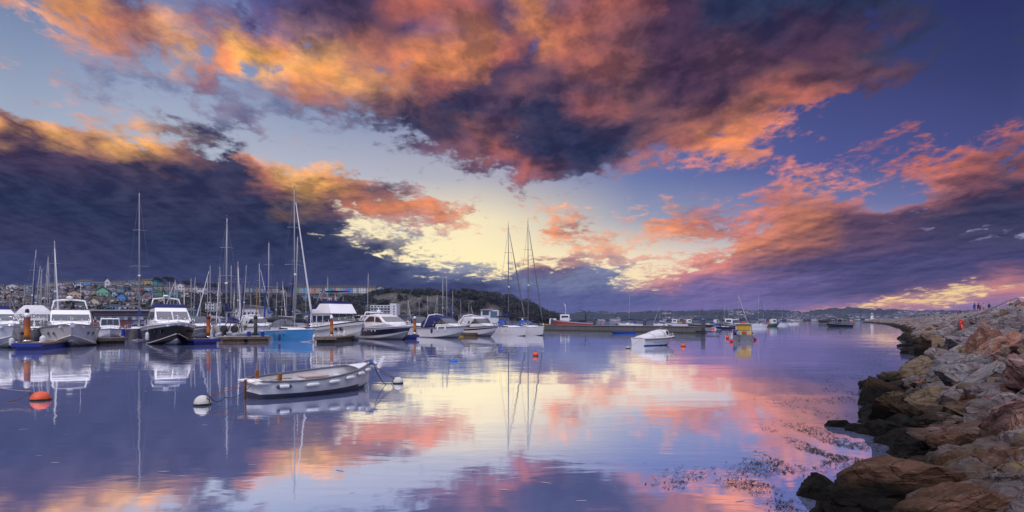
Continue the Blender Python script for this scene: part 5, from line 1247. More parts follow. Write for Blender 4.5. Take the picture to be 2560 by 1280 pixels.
# ------------------------------------------------------------------ the white rowing boat
b = Boat('rowing_boat', 'white open rowing boat with grey gunwale and a row of fenders, moored in the foreground', 'rowing boat', (924, 967), 626, 4.55, 1.82, .56, .86, 'sail', None, rake=.25, tw=.50, draft=.22, heading=R(52), bilge=1.32)
ROWW = mat('rowboat_white_paint', (.87, .87, .87), .45, var=.06, scale=2.2, dirt=(.66, .64, .60)); NAVB = mat('rowboat_bottom', (.010, .014, .045), .6, var=.3)
def rsheer(t): return .53 + .10 * (1 - t) ** 2 * .6 + .36 * t ** 2.1
b.sheer = rsheer
b.hull([ROWW, NAVB], [1, 0, 0, 0, 0, 0, 0, 0, 0], n=40)
# dark painted bottom up to the waterline
for q in b.hullo.data.polygons: q.material_index = 1 if q.center.z < .085 else 0
def band(b):
    bm = bmesh.new(); bm.from_mesh(b.hullo.data)
    bmesh.ops.bisect_plane(bm, geom=bm.verts[:] + bm.edges[:] + bm.faces[:], plane_co=(0, 0, .215), plane_no=(-.012, 0, 1), dist=1e-4)
    for f in bm.faces:
        c = f.calc_center_median(); f.material_index = 1 if c.z < .215 + .012 * c.x else 0
    bm.to_mesh(b.hullo.data); bm.free()
band(b)
mb = MB(); rings = []
for i in range(31):
    t_ = .012 + .975 * i / 30; st = b.station(t_); x = b.L * (t_ - .5); rr = []
    pts = [(max(.0, y - .035 - .01 * (z < .2)), max(z, .10 + .35 * max(0, t_ - .8))) for _, y, z in st]
    rings.append([(x, -y, z) for y, z in pts[::-1]] + [(x, y, z) for y, z in pts[1:]])
mb.loft(rings, 0, False, True, closed=False); mb.add(rings[0], [tuple(range(len(rings[0])))]); mb.obj('inner_lining', mat('rowboat_inside', (.74, .73, .73), .55, var=.08, dirt=(.56, .52, .48)), b.root)
GUN = mat('grey_gunwale', (.13, .14, .18), .55, var=.12)
mb = MB()
for sg in (1, -1):
    rings = []
    for i in range(41):
        t_ = i / 40; x = b.L * (t_ - .5); y = b.beam(t_); z = b.sheer(t_)
        rings.append([(x, sg * (y + .03), z - .035), (x, sg * (y + .03), z + .022), (x, sg * max(0, y - .06), z + .022), (x, sg * max(0, y - .06), z - .035)])
    mb.loft(rings, 0, True, False)
mb.obj('gunwale', GUN, b.root)
def thwart(x, w, z, m, name='thwart', th=.035):
    t_ = b.xt(x); y = b.beam(t_) - .05; mb = MB(); mb.box((x, 0, z), (w, 2 * y, th)); return mb.obj(name, m, b.root)
IN = MATS['rowboat_inside']; PINK = mat('box_lid_pinkish', (.48, .36, .33), .7, var=.1)
thwart(1.15, .26, .46, IN); thwart(-1.35, .26, .40, IN)
mb = MB()   # stern sheets, a deck with a curved front edge
t0 = .02; rings = []
for i in range(9):
    y = -1 + 2 * i / 8; e = -1.72 - .22 * (1 - y * y) if True else 0
    yy = y * (b.beam(.1) - .05); mb_x0 = -2.46; rings.append([(mb_x0, yy * .96, .555), (e, yy, .535), (e, yy, .50), (mb_x0, yy * .96, .51)])
mb.loft(rings, 0, True, False); mb.obj('stern_deck', ROWW, b.root)
rings = []; mb = MB()   # foredeck with a hollow after edge
for i in range(11):
    t_ = .80 + .195 * i / 10; y = b.beam(t_) - .03; x = b.L * (t_ - .5)
    rings.append([(x, y * q, b.sheer(t_) + .015 + .10 * (1 - q * q) * (y + .1)) for q in (-1, -.66, -.33, 0, .33, .66, 1)])
mb.loft(rings, 0, False, True, closed=False); mb.obj('foredeck', mat('foredeck_canvas', (.70, .70, .72), .7, var=.06, bump=.2), b.root)
mb = MB(); mb.loft([[(x, y_ * (b.beam(b.xt(x)) - .04), z) for y_, z in ((-1, b.sheer(b.xt(x)) + .005), (-.5, b.sheer(b.xt(x)) + .05), (.5, b.sheer(b.xt(x)) + .05), (1, b.sheer(b.xt(x)) + .005))] for x in (1.42, 1.50)], 0, False, True, closed=False); mb.obj('coaming', ROWW, b.root)
b.box('engine_box', (-.15, .02, .34), (.95, .55, .40), IN, top=(.82, .8), bev=.02); b.box('box_lid', (-.12, .02, .565), (.92, .52, .05), PINK, bev=.012)
b.box('blue_crate', (1.45, .15, .30), (.26, .3, .2), mat('blue_crate_plastic', (.01, .16, .5), .5)); b.box('grey_bin', (-1.05, -.32, .36), (.16, .2, .24), GREYH)
POSTM = mat('post_wood', (.30, .12, .045), .7, var=.3, scale=8)
for x, y in ((-1.86, .50), (-1.72, -.55)): b.box('mooring_post', (x, y, .66), (.11, .11, .30), POSTM, bev=.012)
b.tubes('tiller', [[(-1.7, -.30, .62), (-1.15, -.28, .60)]], .022, mat('tiller_wood', (.5, .3, .12), .6))
mb = MB(); mb.box((-2.53, 0, .22), (.05, .07, .78)); mb.obj('rudder_post', mat('rudder_brown', (.13, .05, .03), .7), b.root)
b.tubes('bow_strap', [[(2.1, -.30, .88), (2.28, -.1, .97), (2.34, .12, .95), (2.2, .26, .90)]], .03, mat('strap_blue', (.02, .14, .5), .7))
b.tubes('painter_coil', [[(1.95, -.2, .90), (2.05, .0, .96), (2.15, -.15, .95), (2.3, .05, .98)]], .016, ROPER)
mb = MB(); mb.tube([(2.38, -.12, .86), (2.40, .14, .86)], [.085, .085], 12); mb.ball((2.42, .18, .86), .075); mb.ball((2.37, -.16, .86), .075); mb.obj('bow_roller', FENDW, b.root)
b.root.rotation_euler.x = R(4)
ROWB = b; RM = Matrix.Translation(b.root.location) @ b.root.rotation_euler.to_matrix().to_4x4(); HEAD = b.root.rotation_euler.z
FD = ['sternmost fender of the rowing boat, white with navy ends', 'white fender on the rowing boat, next to the navy-ended one', 'white fender amidships on the rowing boat, below the pink box lid', 'white fender on the rowing boat just forward of amidships', 'white fender near the bow of the rowing boat, second from the stem', 'white fender at the bow of the rowing boat, nearest the stem']
for i, t_ in enumerate((.13, .33, .51, .67, .81, .915)):
    x = b.L * (t_ - .5); dx_ = .02; sl = math.atan2((b.beam(t_ + dx_) - b.beam(t_ - dx_)), 2 * dx_ * b.L)
    p = RM @ Vector((x, -(b.beam(t_) * .96 + .085), b.sheer(t_) - .155))
    fender(p, .48, .070, FENDW, FD[i], False, HEAD - sl, 'fenders along the side of the rowing boat', FENDB if i == 0 else None)

# ------------------------------------------------------------------ ropes
def rope(name, label, pts, r, m, sag=0.0, n=10):
    P = []
    for a, c in zip(pts, pts[1:]):
        for i in range(n + (c is pts[-1])):
            f = i / n; q = Vector(a).lerp(Vector(c), f); q.z -= sag * 4 * f * (1 - f); P.append(q)
    mb = MB(); mb.tube(P, r, 5); return tag(mb.obj(name, m), label, 'rope', 'mooring ropes')
sb = G(506, 1013) + Vector((.20, -.02, .26)); nb = G(995, 958.5) + Vector((-.15, 0, .24))
RP = lambda x, y, z: RM @ Vector((x, y, z))
rope('mooring_rope', 'upper red rope from the weedy buoy to the far stern post of the rowing boat', [sb, RP(-1.86, .50, .70)], .010, ROPER, .05)
rope('mooring_rope', 'lower red rope from the weedy buoy to the near stern post of the rowing boat', [sb, RP(-2.45, -.35, .58), RP(-1.72, -.55, .66)], .010, ROPER, .03)
rope('mooring_rope', 'slack dark rope sagging between the weedy white buoy and the transom of the rowing boat', [sb, sb.lerp(RP(-2.5, -.3, .55), .35) + Vector((0, 0, -.18)), RP(-2.5, -.3, .50)], .013, ROPEB, .14)
rope('mooring_rope', 'dark rope hanging down the front of the weedy white buoy', [sb, sb + Vector((.05, -.06, -.30))], .012, ROPEB)
rope('mooring_rope', 'red rope from the stem of the rowing boat down to the dingy buoy', [RP(2.45, .02, .80), nb], .010, ROPER, .06)
rope('mooring_rope', 'second red rope just under the first from the stem to the dingy buoy', [RP(2.45, -.06, .72), nb + Vector((0, 0, -.02))], .010, ROPER, .09)
rope('mooring_rope', 'dark slack rope dipping into the water between the stem and the dingy buoy', [RP(2.45, -.02, .70), RP(2.45, -.02, .70).lerp(nb, .62) * Vector((1, 1, 0)) if False else Vector((*(RP(2.45, 0, .7).lerp(nb, .62)).xy, -.02)), nb + Vector((0, 0, -.05))], .013, ROPEB, .10)
rope('mooring_rope', 'dark doubled line reaching out ahead of the stem of the rowing boat', [RP(2.40, .05, .95), RP(2.85, .55, .80), RP(2.46, -.03, .68)], .010, ROPEB, .02)
ob = G(101.5, 1000.5) + Vector((-.24, -.05, .28))
rope('mooring_rope', 'pale taut rope coming in from the left edge to the big orange buoy', [W(-40, 960, 19.9), ob], .013, ROPEW, .05)
rope('mooring_rope', 'brown slack rope curving from the big orange buoy to the left edge', [ob, W(20, 1003, 19.0), W(-50, 1008, 18.6)], .011, mat('brown_rope', (.14, .08, .05), .95), .07)
rope('mooring_rope', 'rope from the bow of the boat under the tarpaulin to its orange buoy', [CUDDY.root.matrix_basis @ Vector((2.45, 0, 1.0)), G(1708, 866.5) + Vector((0, 0, .35))], .016, ROPEB, .05)
rope('mooring_rope', 'thin rope from the stern of the boat under the tarpaulin to the pale weedy buoy', [CUDDY.root.matrix_basis @ Vector((-2.45, -.3, .8)), G(1570, 871.5) + Vector((0, 0, .2))], .012, ROPEW, .12)
# fenders of the berthed boats
for px, py, Yd, ln, r_, m_, lb in ((29.5, 855, 55.2, .75, .2, FENDW, 'white fender left of the leftmost orange pile'), (107.5, 853, 55.2, 1.0, .24, FENDW, 'large white fender right of the leftmost orange pile, beside the big white yacht'), (368, 841, 60, .8, .15, FENDW, 'white fender on the flank of the black-hulled yacht'),
    (698.5, 843, 71.3, .8, .14, FENDB, 'navy fender on the flank of the light blue yacht'), (785, 846, 71.0, .9, .16, FENDW, 'white fender on the stem of the light blue yacht'), (846, 838, 74.5, .7, .15, FENDW, 'white fender on the trawler yacht beside the orange pile'), (861, 836, 73.5, .8, .15, FENDW, 'white fender on the trawler yacht, a little nearer its bow'),
    (1079, 827, 86, .7, .15, FENDB, 'navy fender on the navy-canopied open cruiser'), (1094, 824, 86, .7, .13, FENDW, 'left white fender on the navy-canopied open cruiser'), (1113, 824, 86, .7, .13, FENDW, 'right white fender on the navy-canopied open cruiser')):
    fender(W(px, py, Yd), ln, r_, m_, lb)
# ------------------------------------------------------------------ breakwater: slope, rock armour, walkway
SH = [Vector((2.2, -12)), Vector((2.3, 0)), Vector((2.9, 4.5)), Vector((3.9, 7.6))] + [G(px, py).xy for px, py in ((2150, 1218), (2290, 1172), (2255, 1120), (2180, 1080), (2205, 1005), (2225, 965), (2280, 930), (2318, 893), (2300, 865), (2275, 848), (2285, 832), (2262, 822), (2228, 812.5), (2200, 809), (2176, 807), (2160, 806.3))] + [Vector((520, 930)), Vector((560, 940))]
def shore_d(x, y):
    """distance inland from the waterline (negative over the water)"""
    best = 1e9; sg = 1; p = Vector((x, y))
    for a, b in zip(SH, SH[1:]):
        ab = b - a; f = min(1, max(0, (p - a).dot(ab) / ab.length_squared)); q = a + ab * f; d = (p - q).length
        if d < best:
            best = d; sg = 1 if (ab.x * (p.y - a.y) - ab.y * (p.x - a.x)) < 0 else -1
    return best * sg
def zslope(d): return max(-1.6, d * .6) if d < 0 else (.46 * d if d < 5 else min(4.0, 2.3 + (d - 5) * .29))
def ground(x, y): return zslope(shore_d(x, y))
def slope_hit(px, py):
    r_ = Vector(((px - CX) / FPX, 1, -(py - HZ) / FPX)); Y = 3.0
    while Y < 900:
        p = r_ * Y + Vector((0, 0, CAMZ))
        if p.z < max(0, ground(p.x, p.y)): return p
        Y *= 1.012
    return r_ * 900 + Vector((0, 0, CAMZ))
ROCKD = mat('dark_rubble', (.045, .038, .035), .95, var=.5, scale=1.2, bump=.8)
mb = MB(); vs = []; PXB = list(range(1840, 3500, 14)); YB = [3.0 * 1.045 ** i for i in range(131)]
for Yb in YB:
    for px in PXB:
        X = (px - CX) / FPX * Yb; vs.append((X, Yb, ground(X, Yb) - .25 + .12 * mnoise.noise(Vector((X, Yb, 0)) * 1.3)))
n_ = len(PXB)
fs_ = [(j * n_ + i, j * n_ + i + 1, (j + 1) * n_ + i + 1, (j + 1) * n_ + i) for j in range(len(YB) - 1) for i in range(n_ - 1) if max(vs[j * n_ + i][2], vs[(j + 1) * n_ + i + 1][2]) > -1.5]
mb.add(vs, fs_, 0, True); setting(mb.obj('breakwater_ground', ROCKD))
# walkway wall along the top of the slope
WL = [(26, -12), (27, 6), (30, 20), (38.5, 36), (50, 58), (63, 80), (78.4, 104.6), (95, 130), (129, 181), (184, 272), (231, 363), (330, 548), (470, 800), (516, 900)]
mb = MB()
for i, ((a, b), (c, d)) in enumerate(zip(WL, WL[1:])):
    u = Vector((c - a, d - b, 0)).normalized(); nr = Vector((u.y, -u.x, 0)) * 8
    mb.add([(a, b, 3.0), (c, d, 3.0), (c, d, 4.35), (a, b, 4.35), (a + nr.x, b + nr.y, 4.35), (c + nr.x, d + nr.y, 4.35)], [(0, 1, 2, 3), (3, 2, 5, 4)])
setting(mb.obj('walkway', mat('walkway_concrete', (.20, .155, .125), .9, var=.25, scale=.6)))

def rock_mat(name, a, b, lich, lamt, strata=7.0):
    m = bpy.data.materials.new(name); m.use_nodes = True; k = NT(m.node_tree)
    oc = k.new('ShaderNodeTexCoord').outputs['Object']; pos = k.new('ShaderNodeNewGeometry').outputs['Position']
    rnd = k.new('ShaderNodeObjectInfo').outputs['Random']; oc2 = k.vmath('ADD', oc, k.comb(k.math('MULTIPLY', rnd, 37.0), k.math('MULTIPLY', rnd, 11.0), 0.0))
    x, y, z = k.sep(oc2)
    st = k.noise(k.comb(k.math('MULTIPLY', x, .5), k.math('MULTIPLY', y, .5), k.math('MULTIPLY', z, strata)), 1.6, 8, .68, .6)
    n = k.noise(oc2, 1.1, 7, .62); nf = k.noise(oc2, 14.0, 6, .72); nl = k.noise(oc2, 2.7, 9, .74)
    c = k.mix(k.rng(st, .36, .64), a, b); c = k.mix(k.rng(n, .40, .62), k.vmath('MULTIPLY', c, (.72, .70, .72)), c)
    c = k.mix(k.math('MULTIPLY', k.rng(nl, .56 - lamt * .1, .66), .8), c, lich)
    c = k.mix(k.math('MULTIPLY', k.rng(nf, .58, .72), .6), c, (.50, .47, .45)); c = k.mix(k.math('MULTIPLY', k.rng(nf, .44, .34), .7), c, (.03, .027, .025))
    v = k.new('ShaderNodeTexVoronoi', feature='DISTANCE_TO_EDGE'); k.put(v.inputs['Vector'], k.vmath('ADD', oc2, k.vmath('MULTIPLY', k.noise(oc2, 2.0, 4, .6, out=1), (.7, .7, .7)))); v.inputs['Scale'].default_value = 1.5
    crack = k.math('MAXIMUM', k.rng(v.outputs['Distance'], .0, .03), k.rng(n, .50, .44)); c = k.mix(crack, k.vmath('MULTIPLY', c, (.42, .40, .40)), c)
    hsv = k.new('ShaderNodeHueSaturation'); k.put(hsv.inputs['Color'], c); k.put(hsv.inputs['Value'], k.math('ADD', .70, k.math('MULTIPLY', rnd, .55))); c = hsv.outputs[0]
    # tide line: weed and wet stone low down
    pz = k.math('ADD', k.sep(pos)[2], k.math('MULTIPLY', k.math('SUBTRACT', n, .5), 1.0))
    c = k.mix(k.math('MULTIPLY', k.rng(pz, 1.05, .55), .75), c, k.mix(k.rng(nf, .4, .6), (.040, .020, .010), (.060, .042, .022))); wet = k.rng(pz, .66, .40); c = k.mix(wet, c, k.mix(nf, (.002, .002, .002), (.008, .007, .005)))
    p = k.new('ShaderNodeBsdfPrincipled'); k.put(p.inputs['Base Color'], c); k.put(p.inputs['Roughness'], k.fmix(wet, .9, .7)); p.inputs['Specular IOR Level'].default_value = .12
    b_ = k.new('ShaderNodeBump'); b_.inputs['Strength'].default_value = .9; b_.inputs['Distance'].default_value = .06
    k.put(b_.inputs['Height'], k.math('ADD', k.math('ADD', k.math('MULTIPLY', st, .9), k.math('MULTIPLY', nf, .55)), k.math('MULTIPLY', crack, .5))); k.l.new(b_.outputs[0], p.inputs['Normal'])
    k.l.new(p.outputs[0], k.new('ShaderNodeOutputMaterial').inputs[0]); return m
RM_ = {'grey': rock_mat('grey_limestone', (0.112, 0.108, 0.120), (0.258, 0.242, 0.252), (0.258, 0.156, 0.068), .25), 'lilac grey': rock_mat('lilac_limestone', (0.133, 0.111, 0.120), (0.284, 0.242, 0.252), (0.310, 0.262, 0.224), .2),
       'reddish brown': rock_mat('red_sandstone', (0.112, 0.054, 0.037), (0.181, 0.094, 0.067), (0.292, 0.213, 0.192), .1, 5), 'tan': rock_mat('tan_limestone', (0.142, 0.107, 0.068), (0.232, 0.184, 0.132), (0.310, 0.197, 0.072), .3),
       'pinkish': rock_mat('pink_limestone', (0.172, 0.092, 0.084), (0.267, 0.164, 0.152), (0.361, 0.295, 0.272), .2), 'orange-lichened': rock_mat('orange_lichen_rock', (0.189, 0.164, 0.160), (0.292, 0.262, 0.256), (0.430, 0.123, 0.024), 1.6),
       'black weedy': rock_mat('weed_covered_rock', (0.007, 0.007, 0.005), (0.019, 0.015, 0.010), (0.043, 0.029, 0.010), .3)}
def rock_mesh(seed, sub=4, cuts=15, amp=.06):
    rg_ = random.Random(seed); bm = bmesh.new(); bmesh.ops.create_icosphere(bm, subdivisions=sub, radius=1.0)
    pls = []
    for _ in range(cuts):
        n = Vector((rg_.gauss(0, 1), rg_.gauss(0, 1), rg_.gauss(0, 1))).normalized(); pls.append((n, rg_.uniform(.46, .80)))
    o = Vector((seed * 3.1, seed * 1.7, seed)); tilt = Vector((rg_.uniform(-.4, .4), rg_.uniform(-.4, .4), 1)).normalized()
    for v in bm.verts:
        p = v.co.copy()
        for n, d in pls:
            e = p.dot(n) - d
            if e > 0: p -= n * e * .97
        q = p * 1.9 + o
        lay = tilt.dot(p) * 6.5 + mnoise.noise(p * 1.4 + o) * 1.8
        step = (lay - math.floor(lay)); led = (abs(step - .5) - .25) * .15
        p += p.normalized() * (mnoise.noise(q) * amp * 1.3 + mnoise.noise(q * 2.7) * amp + mnoise.noise(q * 6.5) * amp * .5 + led * (1 if sub > 2 else .3))
        v.co = p
    me = bpy.data.meshes.new('boulder'); bm.to_mesh(me); bm.free(); me.materials.append(RM_['grey']); return me
RK = [rock_mesh(s_, 4) for s_ in range(1, 15)]; RKL = [rock_mesh(s_ + 40, 2, 9, .05) for s_ in range(8)]
ROCKS = []
def rock(p, s, rot, colr, v, hand=None):
    o = link('boulder', RK[v % len(RK)], None, p); o.scale = s; o.rotation_euler = rot; use_mat(o, RM_[colr])
    ROCKS.append(dict(o=o, p=Vector(p), s=max(s), col=colr, lab=hand)); return o
def hrock(px, py, w, h, colr, label, v=0, roll=0, depth=.9, dz=0, yaw=None, turn=0):
    """a boulder that the photo shows about (px, py), w by h pixels"""
    p = slope_hit(px, py); k = p.y / FPX; a = w * k / 2 * 1.28; c = h * k / 2 * 1.30
    p = p + Vector((0, min(a, c) * .2, dz)); yw = -math.atan2(p.x, p.y)
    M = Matrix.Rotation(yw, 4, 'Z') @ Matrix.Rotation(R(roll), 4, 'Y') @ Matrix.Rotation(R(turn), 4, 'X')
    return rock(p, (a, max(a, c) * depth, c), M.to_euler(), colr, v, label)
for a in ((2325, 1240, 330, 150, 'reddish brown', 'huge flat brown slab in the bottom corner, its ledge running into the water', 0, -6, .8), (2440, 1115, 270, 140, 'pinkish', 'big domed pinkish-brown boulder above the brown slab', 3, 8, .8),
    (2455, 968, 230, 78, 'grey', 'long grey tilted slab rising to the right, ledged along its length', 5, -28, .6), (2530, 885, 120, 90, 'orange-lichened', 'grey boulder covered in orange lichen at the right edge', 2, -20, .8),
    (2262, 958, 130, 60, 'tan', 'olive-tan flat-topped boulder just above the black weedy point', 4, 4, .7), (2445, 1195, 150, 90, 'grey', 'blue-grey boulder between the pinkish dome and the brown slab', 6, 10, .8),
    (2545, 1235, 120, 140, 'lilac grey', 'pale boulder cut by the bottom right corner', 7, -30, .8), (2548, 1150, 130, 70, 'reddish brown', 'red-brown slab at the right edge below the pinkish dome', 8, -24, .7), (2500, 1208, 90, 50, 'lilac grey', 'smaller lilac boulder wedged right of the blue-grey one', 9, 0, .8),
    (2250, 1012, 120, 62, 'tan', 'ochre-brown boulder over the black weed, below the olive-tan one', 10, -6, .7), (2330, 1018, 140, 66, 'tan', 'tan boulder with pale lichen left of the dark gap', 11, -10, .8), (2350, 1062, 140, 40, 'reddish brown', 'low red-brown slab left of the pinkish dome', 12, 3, .7),
    (2410, 1035, 80, 60, 'reddish brown', 'blocky red-brown boulder above the pinkish dome', 13, 6, .8), (2480, 1030, 100, 50, 'orange-lichened', 'ochre-stained boulder below the long grey slab', 1, -12, .8), (2545, 1035, 90, 80, 'lilac grey', 'pale lilac boulder at the right edge under the long grey slab', 0, 10, .8), (2405, 1075, 60, 40, 'tan', 'small yellowish boulder leaning on the pinkish dome', 2, 0, .8),
    (2300, 920, 100, 44, 'grey', 'flat grey boulder above the olive-tan one', 6, -8, .7), (2385, 905, 100, 70, 'grey', 'grey faceted boulder up the slope, left of the long slab', 3, -15, .8), (2340, 885, 90, 50, 'lilac grey', 'lilac boulder low on the slope, left of the faceted grey one', 8, -20, .7), (2440, 860, 110, 70, 'grey', 'large grey boulder in mid-slope right of the landing', 9, -32, .7), (2510, 815, 120, 50, 'lilac grey', 'broad pale boulder near the top of the slope at right', 5, -12, .7), (2545, 775, 70, 50, 'grey', 'grey boulder under the stair rail at the right edge', 4, -30, .7),
    (2230, 1085, 120, 80, 'black weedy', 'black weedy boulder at the waterline with water on two sides, below the ochre one', 7, 0, .8), (2185, 1048, 90, 50, 'black weedy', 'black pointed weedy rock running out left of the ochre boulder', 11, 10, .8), (2100, 1068, 62, 34, 'black weedy', 'small black rock standing off in the water, upper of the lone ones', 2, 0, .8), (2146, 1080, 54, 36, 'black weedy', 'small black rock linking the lone one to the shore', 9, 0, .8),
    (2060, 1248, 150, 90, 'black weedy', 'big black weedy rock awash at the bottom edge', 12, 8, .8), (2134, 1212, 80, 52, 'black weedy', 'black weedy rock awash above the big one at the bottom edge', 6, 14, .8), (2170, 1258, 64, 84, 'black weedy', 'black rock with brown top against the huge brown slab', 10, 0, .8), (2196, 975, 80, 40, 'black weedy', 'black weedy rock at the tip of the dark point', 1, 6, .8), (2236, 985, 110, 70, 'black weedy', 'black rock in the middle of the dark point under the olive-tan boulder', 3, 0, .8), (2225, 960, 50, 44, 'black weedy', 'black upright rock on the dark point', 5, 0, .9),
    (2300, 1110, 120, 50, 'black weedy', 'low black rock in the shade left of the pinkish dome', 8, 0, .8), (2318, 1150, 110, 46, 'black weedy', 'black wet rock under the left flank of the pinkish dome', 13, 0, .8), (2370, 1168, 120, 40, 'reddish brown', 'dark brown slab edge lying behind the huge brown slab', 4, 4, .8),
    (2268, 868, 46, 22, 'black weedy', 'flat black ledge at the foot of the steps', 7, 0, .8), (2290, 885, 60, 30, 'black weedy', 'black weedy rocks below the landing, the left one', 9, 0, .8), (2335, 868, 60, 26, 'reddish brown', 'dark red-brown rock below the landing', 3, 0, .8)):
    hrock(*a)
# the rest of the armour, laid course by course up the slope until it is covered
rk = random.Random(9); tries = 0
def clear_of(p, r_):
    for q in ROCKS:
        if (q['p'] - p).length < (q['s'] * .80 + r_ * .62) * .80: return False
    return True
cand = []
while len(ROCKS) < 292 and tries < 14000:
    tries += 1
    f = rk.random(); Yr = 5.0 + 62 * f ** 1.35; px = rk.uniform(2060, 2660)
    X = (px - CX) / FPX * Yr; d = shore_d(X, Yr)
    if d < -.1 or d > (11.4 if Yr < 45 else 9.2): continue
    r_ = rk.choice((.26, .34, .42, .52, .62)) * (1.0 + .5 * min(1, Yr / 30)) * (.72 if tries > 5000 else 1)
    if Yr < 8: r_ *= .75
    p = Vector((X, Yr, max(-.15, zslope(d)) + r_ * rk.uniform(-.22, .36)))
    pyc = HZ - (p.z - CAMZ) / p.y * FPX
    if not (1900 < px < 2650 and pyc < 1330): continue
    if not clear_of(p, r_): continue
    low = d < .55
    colr = 'black weedy' if low and rk.random() < .75 else rk.choices(('grey', 'lilac grey', 'reddish brown', 'tan', 'pinkish', 'orange-lichened'), (7, 6, 2.2 if Yr > 14 else 4, 2.5, 1.6, .8))[0]
    rock(p, (r_ * rk.uniform(1.15, 1.65), r_ * rk.uniform(.9, 1.2), r_ * rk.uniform(.55, .9)), (rk.uniform(-.6, .6), rk.uniform(-.6, .6) - .25, rk.uniform(0, 6.28)), colr, rk.randrange(14))
# labels by colour, size and place on the slope
zone = lambda d, z: 'at the waterline' if z < .35 else 'low down' if d < 3.2 else 'halfway up' if d < 7 else 'near the top'
def where(q):
    Y = q['p'].y
    return 'close to us' if Y < 12 else 'this side of the landing' if Y < 24 else 'below the lifebuoy stand' if Y < 38 else 'around the lifebuoy stand' if Y < 52 else 'beyond the lifebuoy stand'
grp = {}
for q in ROCKS:
    if q['lab']: tag(q['o'], q['lab'], 'boulder', 'boulders of the breakwater'); continue
    sz = 'small' if q['s'] < .65 else 'middling' if q['s'] < .95 else 'large'
    lab = f"{sz} {q['col']} boulder {zone(shore_d(q['p'].x, q['p'].y), q['p'].z)}, {where(q)}"
    grp.setdefault(lab, []).append(q)
for lab, qs in grp.items():
    qs.sort(key=lambda q: q['p'].x / q['p'].y)
    for i, q in enumerate(qs):
        l_ = lab if len(qs) == 1 else f"{lab}, {ORD[i] if i < 10 else 'last'} from the left"
        tag(q['o'], l_, 'boulder', 'boulders of the breakwater')
# chips between the boulders, and the far armour that reads as one mass
def mass(name, count, gen):
    mb = MB(); src = [([tuple(v.co) for v in me.vertices], [tuple(p.vertices) for p in me.polygons]) for me in RKL]; rg_ = random.Random(4); n = 0
    for _ in range(count * 6):
        g_ = gen(rg_)
        if not g_: continue
        p, s, mi = g_; M = Matrix.Translation(p) @ Matrix.Rotation(rg_.uniform(0, 6.28), 4, 'Z') @ Matrix.Rotation(rg_.uniform(-.6, .6), 4, 'X') @ Matrix.Diagonal((s[0], s[1], s[2], 1))
        vs, fs = rg_.choice(src); mb.add([M @ Vector(v) for v in vs], fs, mi); n += 1
        if n >= count: break
    o = mb.obj(name, [RM_[c] for c in ('grey', 'lilac grey', 'reddish brown', 'tan', 'black weedy')], fix=False); return setting(o, 'stuff')
def g_chip(r_):
    Yc = 4.5 + 55 * r_.random() ** 1.5; X = (r_.uniform(2150, 2700) - CX) / FPX * Yc; d = shore_d(X, Yc)
    if d < -.1 or d > 11: return None
    s = r_.uniform(.12, .30) * (1 + Yc / 50); return Vector((X, Yc, zslope(d) - .05)), (s * 1.5, s, s * .8), 4 if d < .8 else r_.choice((0, 1, 1, 2, 3))
mass('rubble', 1900, g_chip)
def g_far(r_):
    i = r_.randrange(len(SH) - 1); Yc = 58 * (900 / 58) ** (r_.random() ** .8); t_ = None
    for a, b in zip(SH, SH[1:]):
        if a.y <= Yc <= b.y and b.y > a.y: t_ = a + (b - a) * ((Yc - a.y) / (b.y - a.y))
    if t_ is None: return None
    X = t_.x + r_.uniform(-1.0, 15); d = shore_d(X, Yc)
    if d < -.7 or d > 8.6: return None
    s = r_.uniform(.5, 1.0) * (1 + max(0, Yc - 200) / 900); return Vector((X, Yc, max(-.2, zslope(d)) + s * .1)), (s * 1.4, s, s * .75), 4 if d < .7 else r_.choice((0, 0, 1, 1, 1, 2, 3))
mass('rock_armour_rubble', 3600, g_far)

# ------------------------------------------------------------------ seaweed on the water
mb = MB(); rw = random.Random(12); WEEDM = mat('floating_weed', (.008, .007, .005), .9, var=.6, scale=3)
def frond(p, a, ln, w):
    u = Vector((math.cos(a), math.sin(a), 0)); v = Vector((-u.y, u.x, 0)); c = p; L0 = []
    for i in range(4):
        f = i / 3; q = c + u * (ln * (f - .5)) + v * (ln * .22 * math.sin(f * 3 + a * 5)) + Vector((0, 0, .006 + .010 * (i % 2))); L0.append(q)
    ws = (w * .4, w, w * .8, w * .2)
    vs = [q - v * k for q, k in zip(L0, ws)] + [q + v * k for q, k in zip(L0, ws)]
    mb.add(vs, [(i, i + 1, i + 5, i + 4) for i in range(3)])
n = 0
PATCH = [(2245, 905, 90, 30, 500, 0), (2230, 880, 60, 14, 200, 0), (2110, 992, 55, 13, 300, 1), (2180, 945, 60, 14, 170, 0), (2040, 1112, 62, 22, 420, 1), (2010, 1145, 50, 14, 260, 1), (2120, 1120, 60, 14, 200, 1), (1900, 1160, 30, 8, 70, 1), (1990, 1075, 50, 12, 130, 1), (1710, 1235, 52, 34, 260, 2), (2140, 1140, 70, 16, 220, 1), (1895, 1205, 46, 16, 240, 2), (1925, 1180, 60, 9, 120, 1), (2180, 1186, 40, 6, 110, 2), (2110, 1150, 110, 10, 150, 1), (1950, 1010, 40, 6, 40, 1), (2050, 950, 60, 8, 40, 0), (1960, 1265, 24, 10, 60, 2), (2070, 1030, 70, 10, 60, 1)]
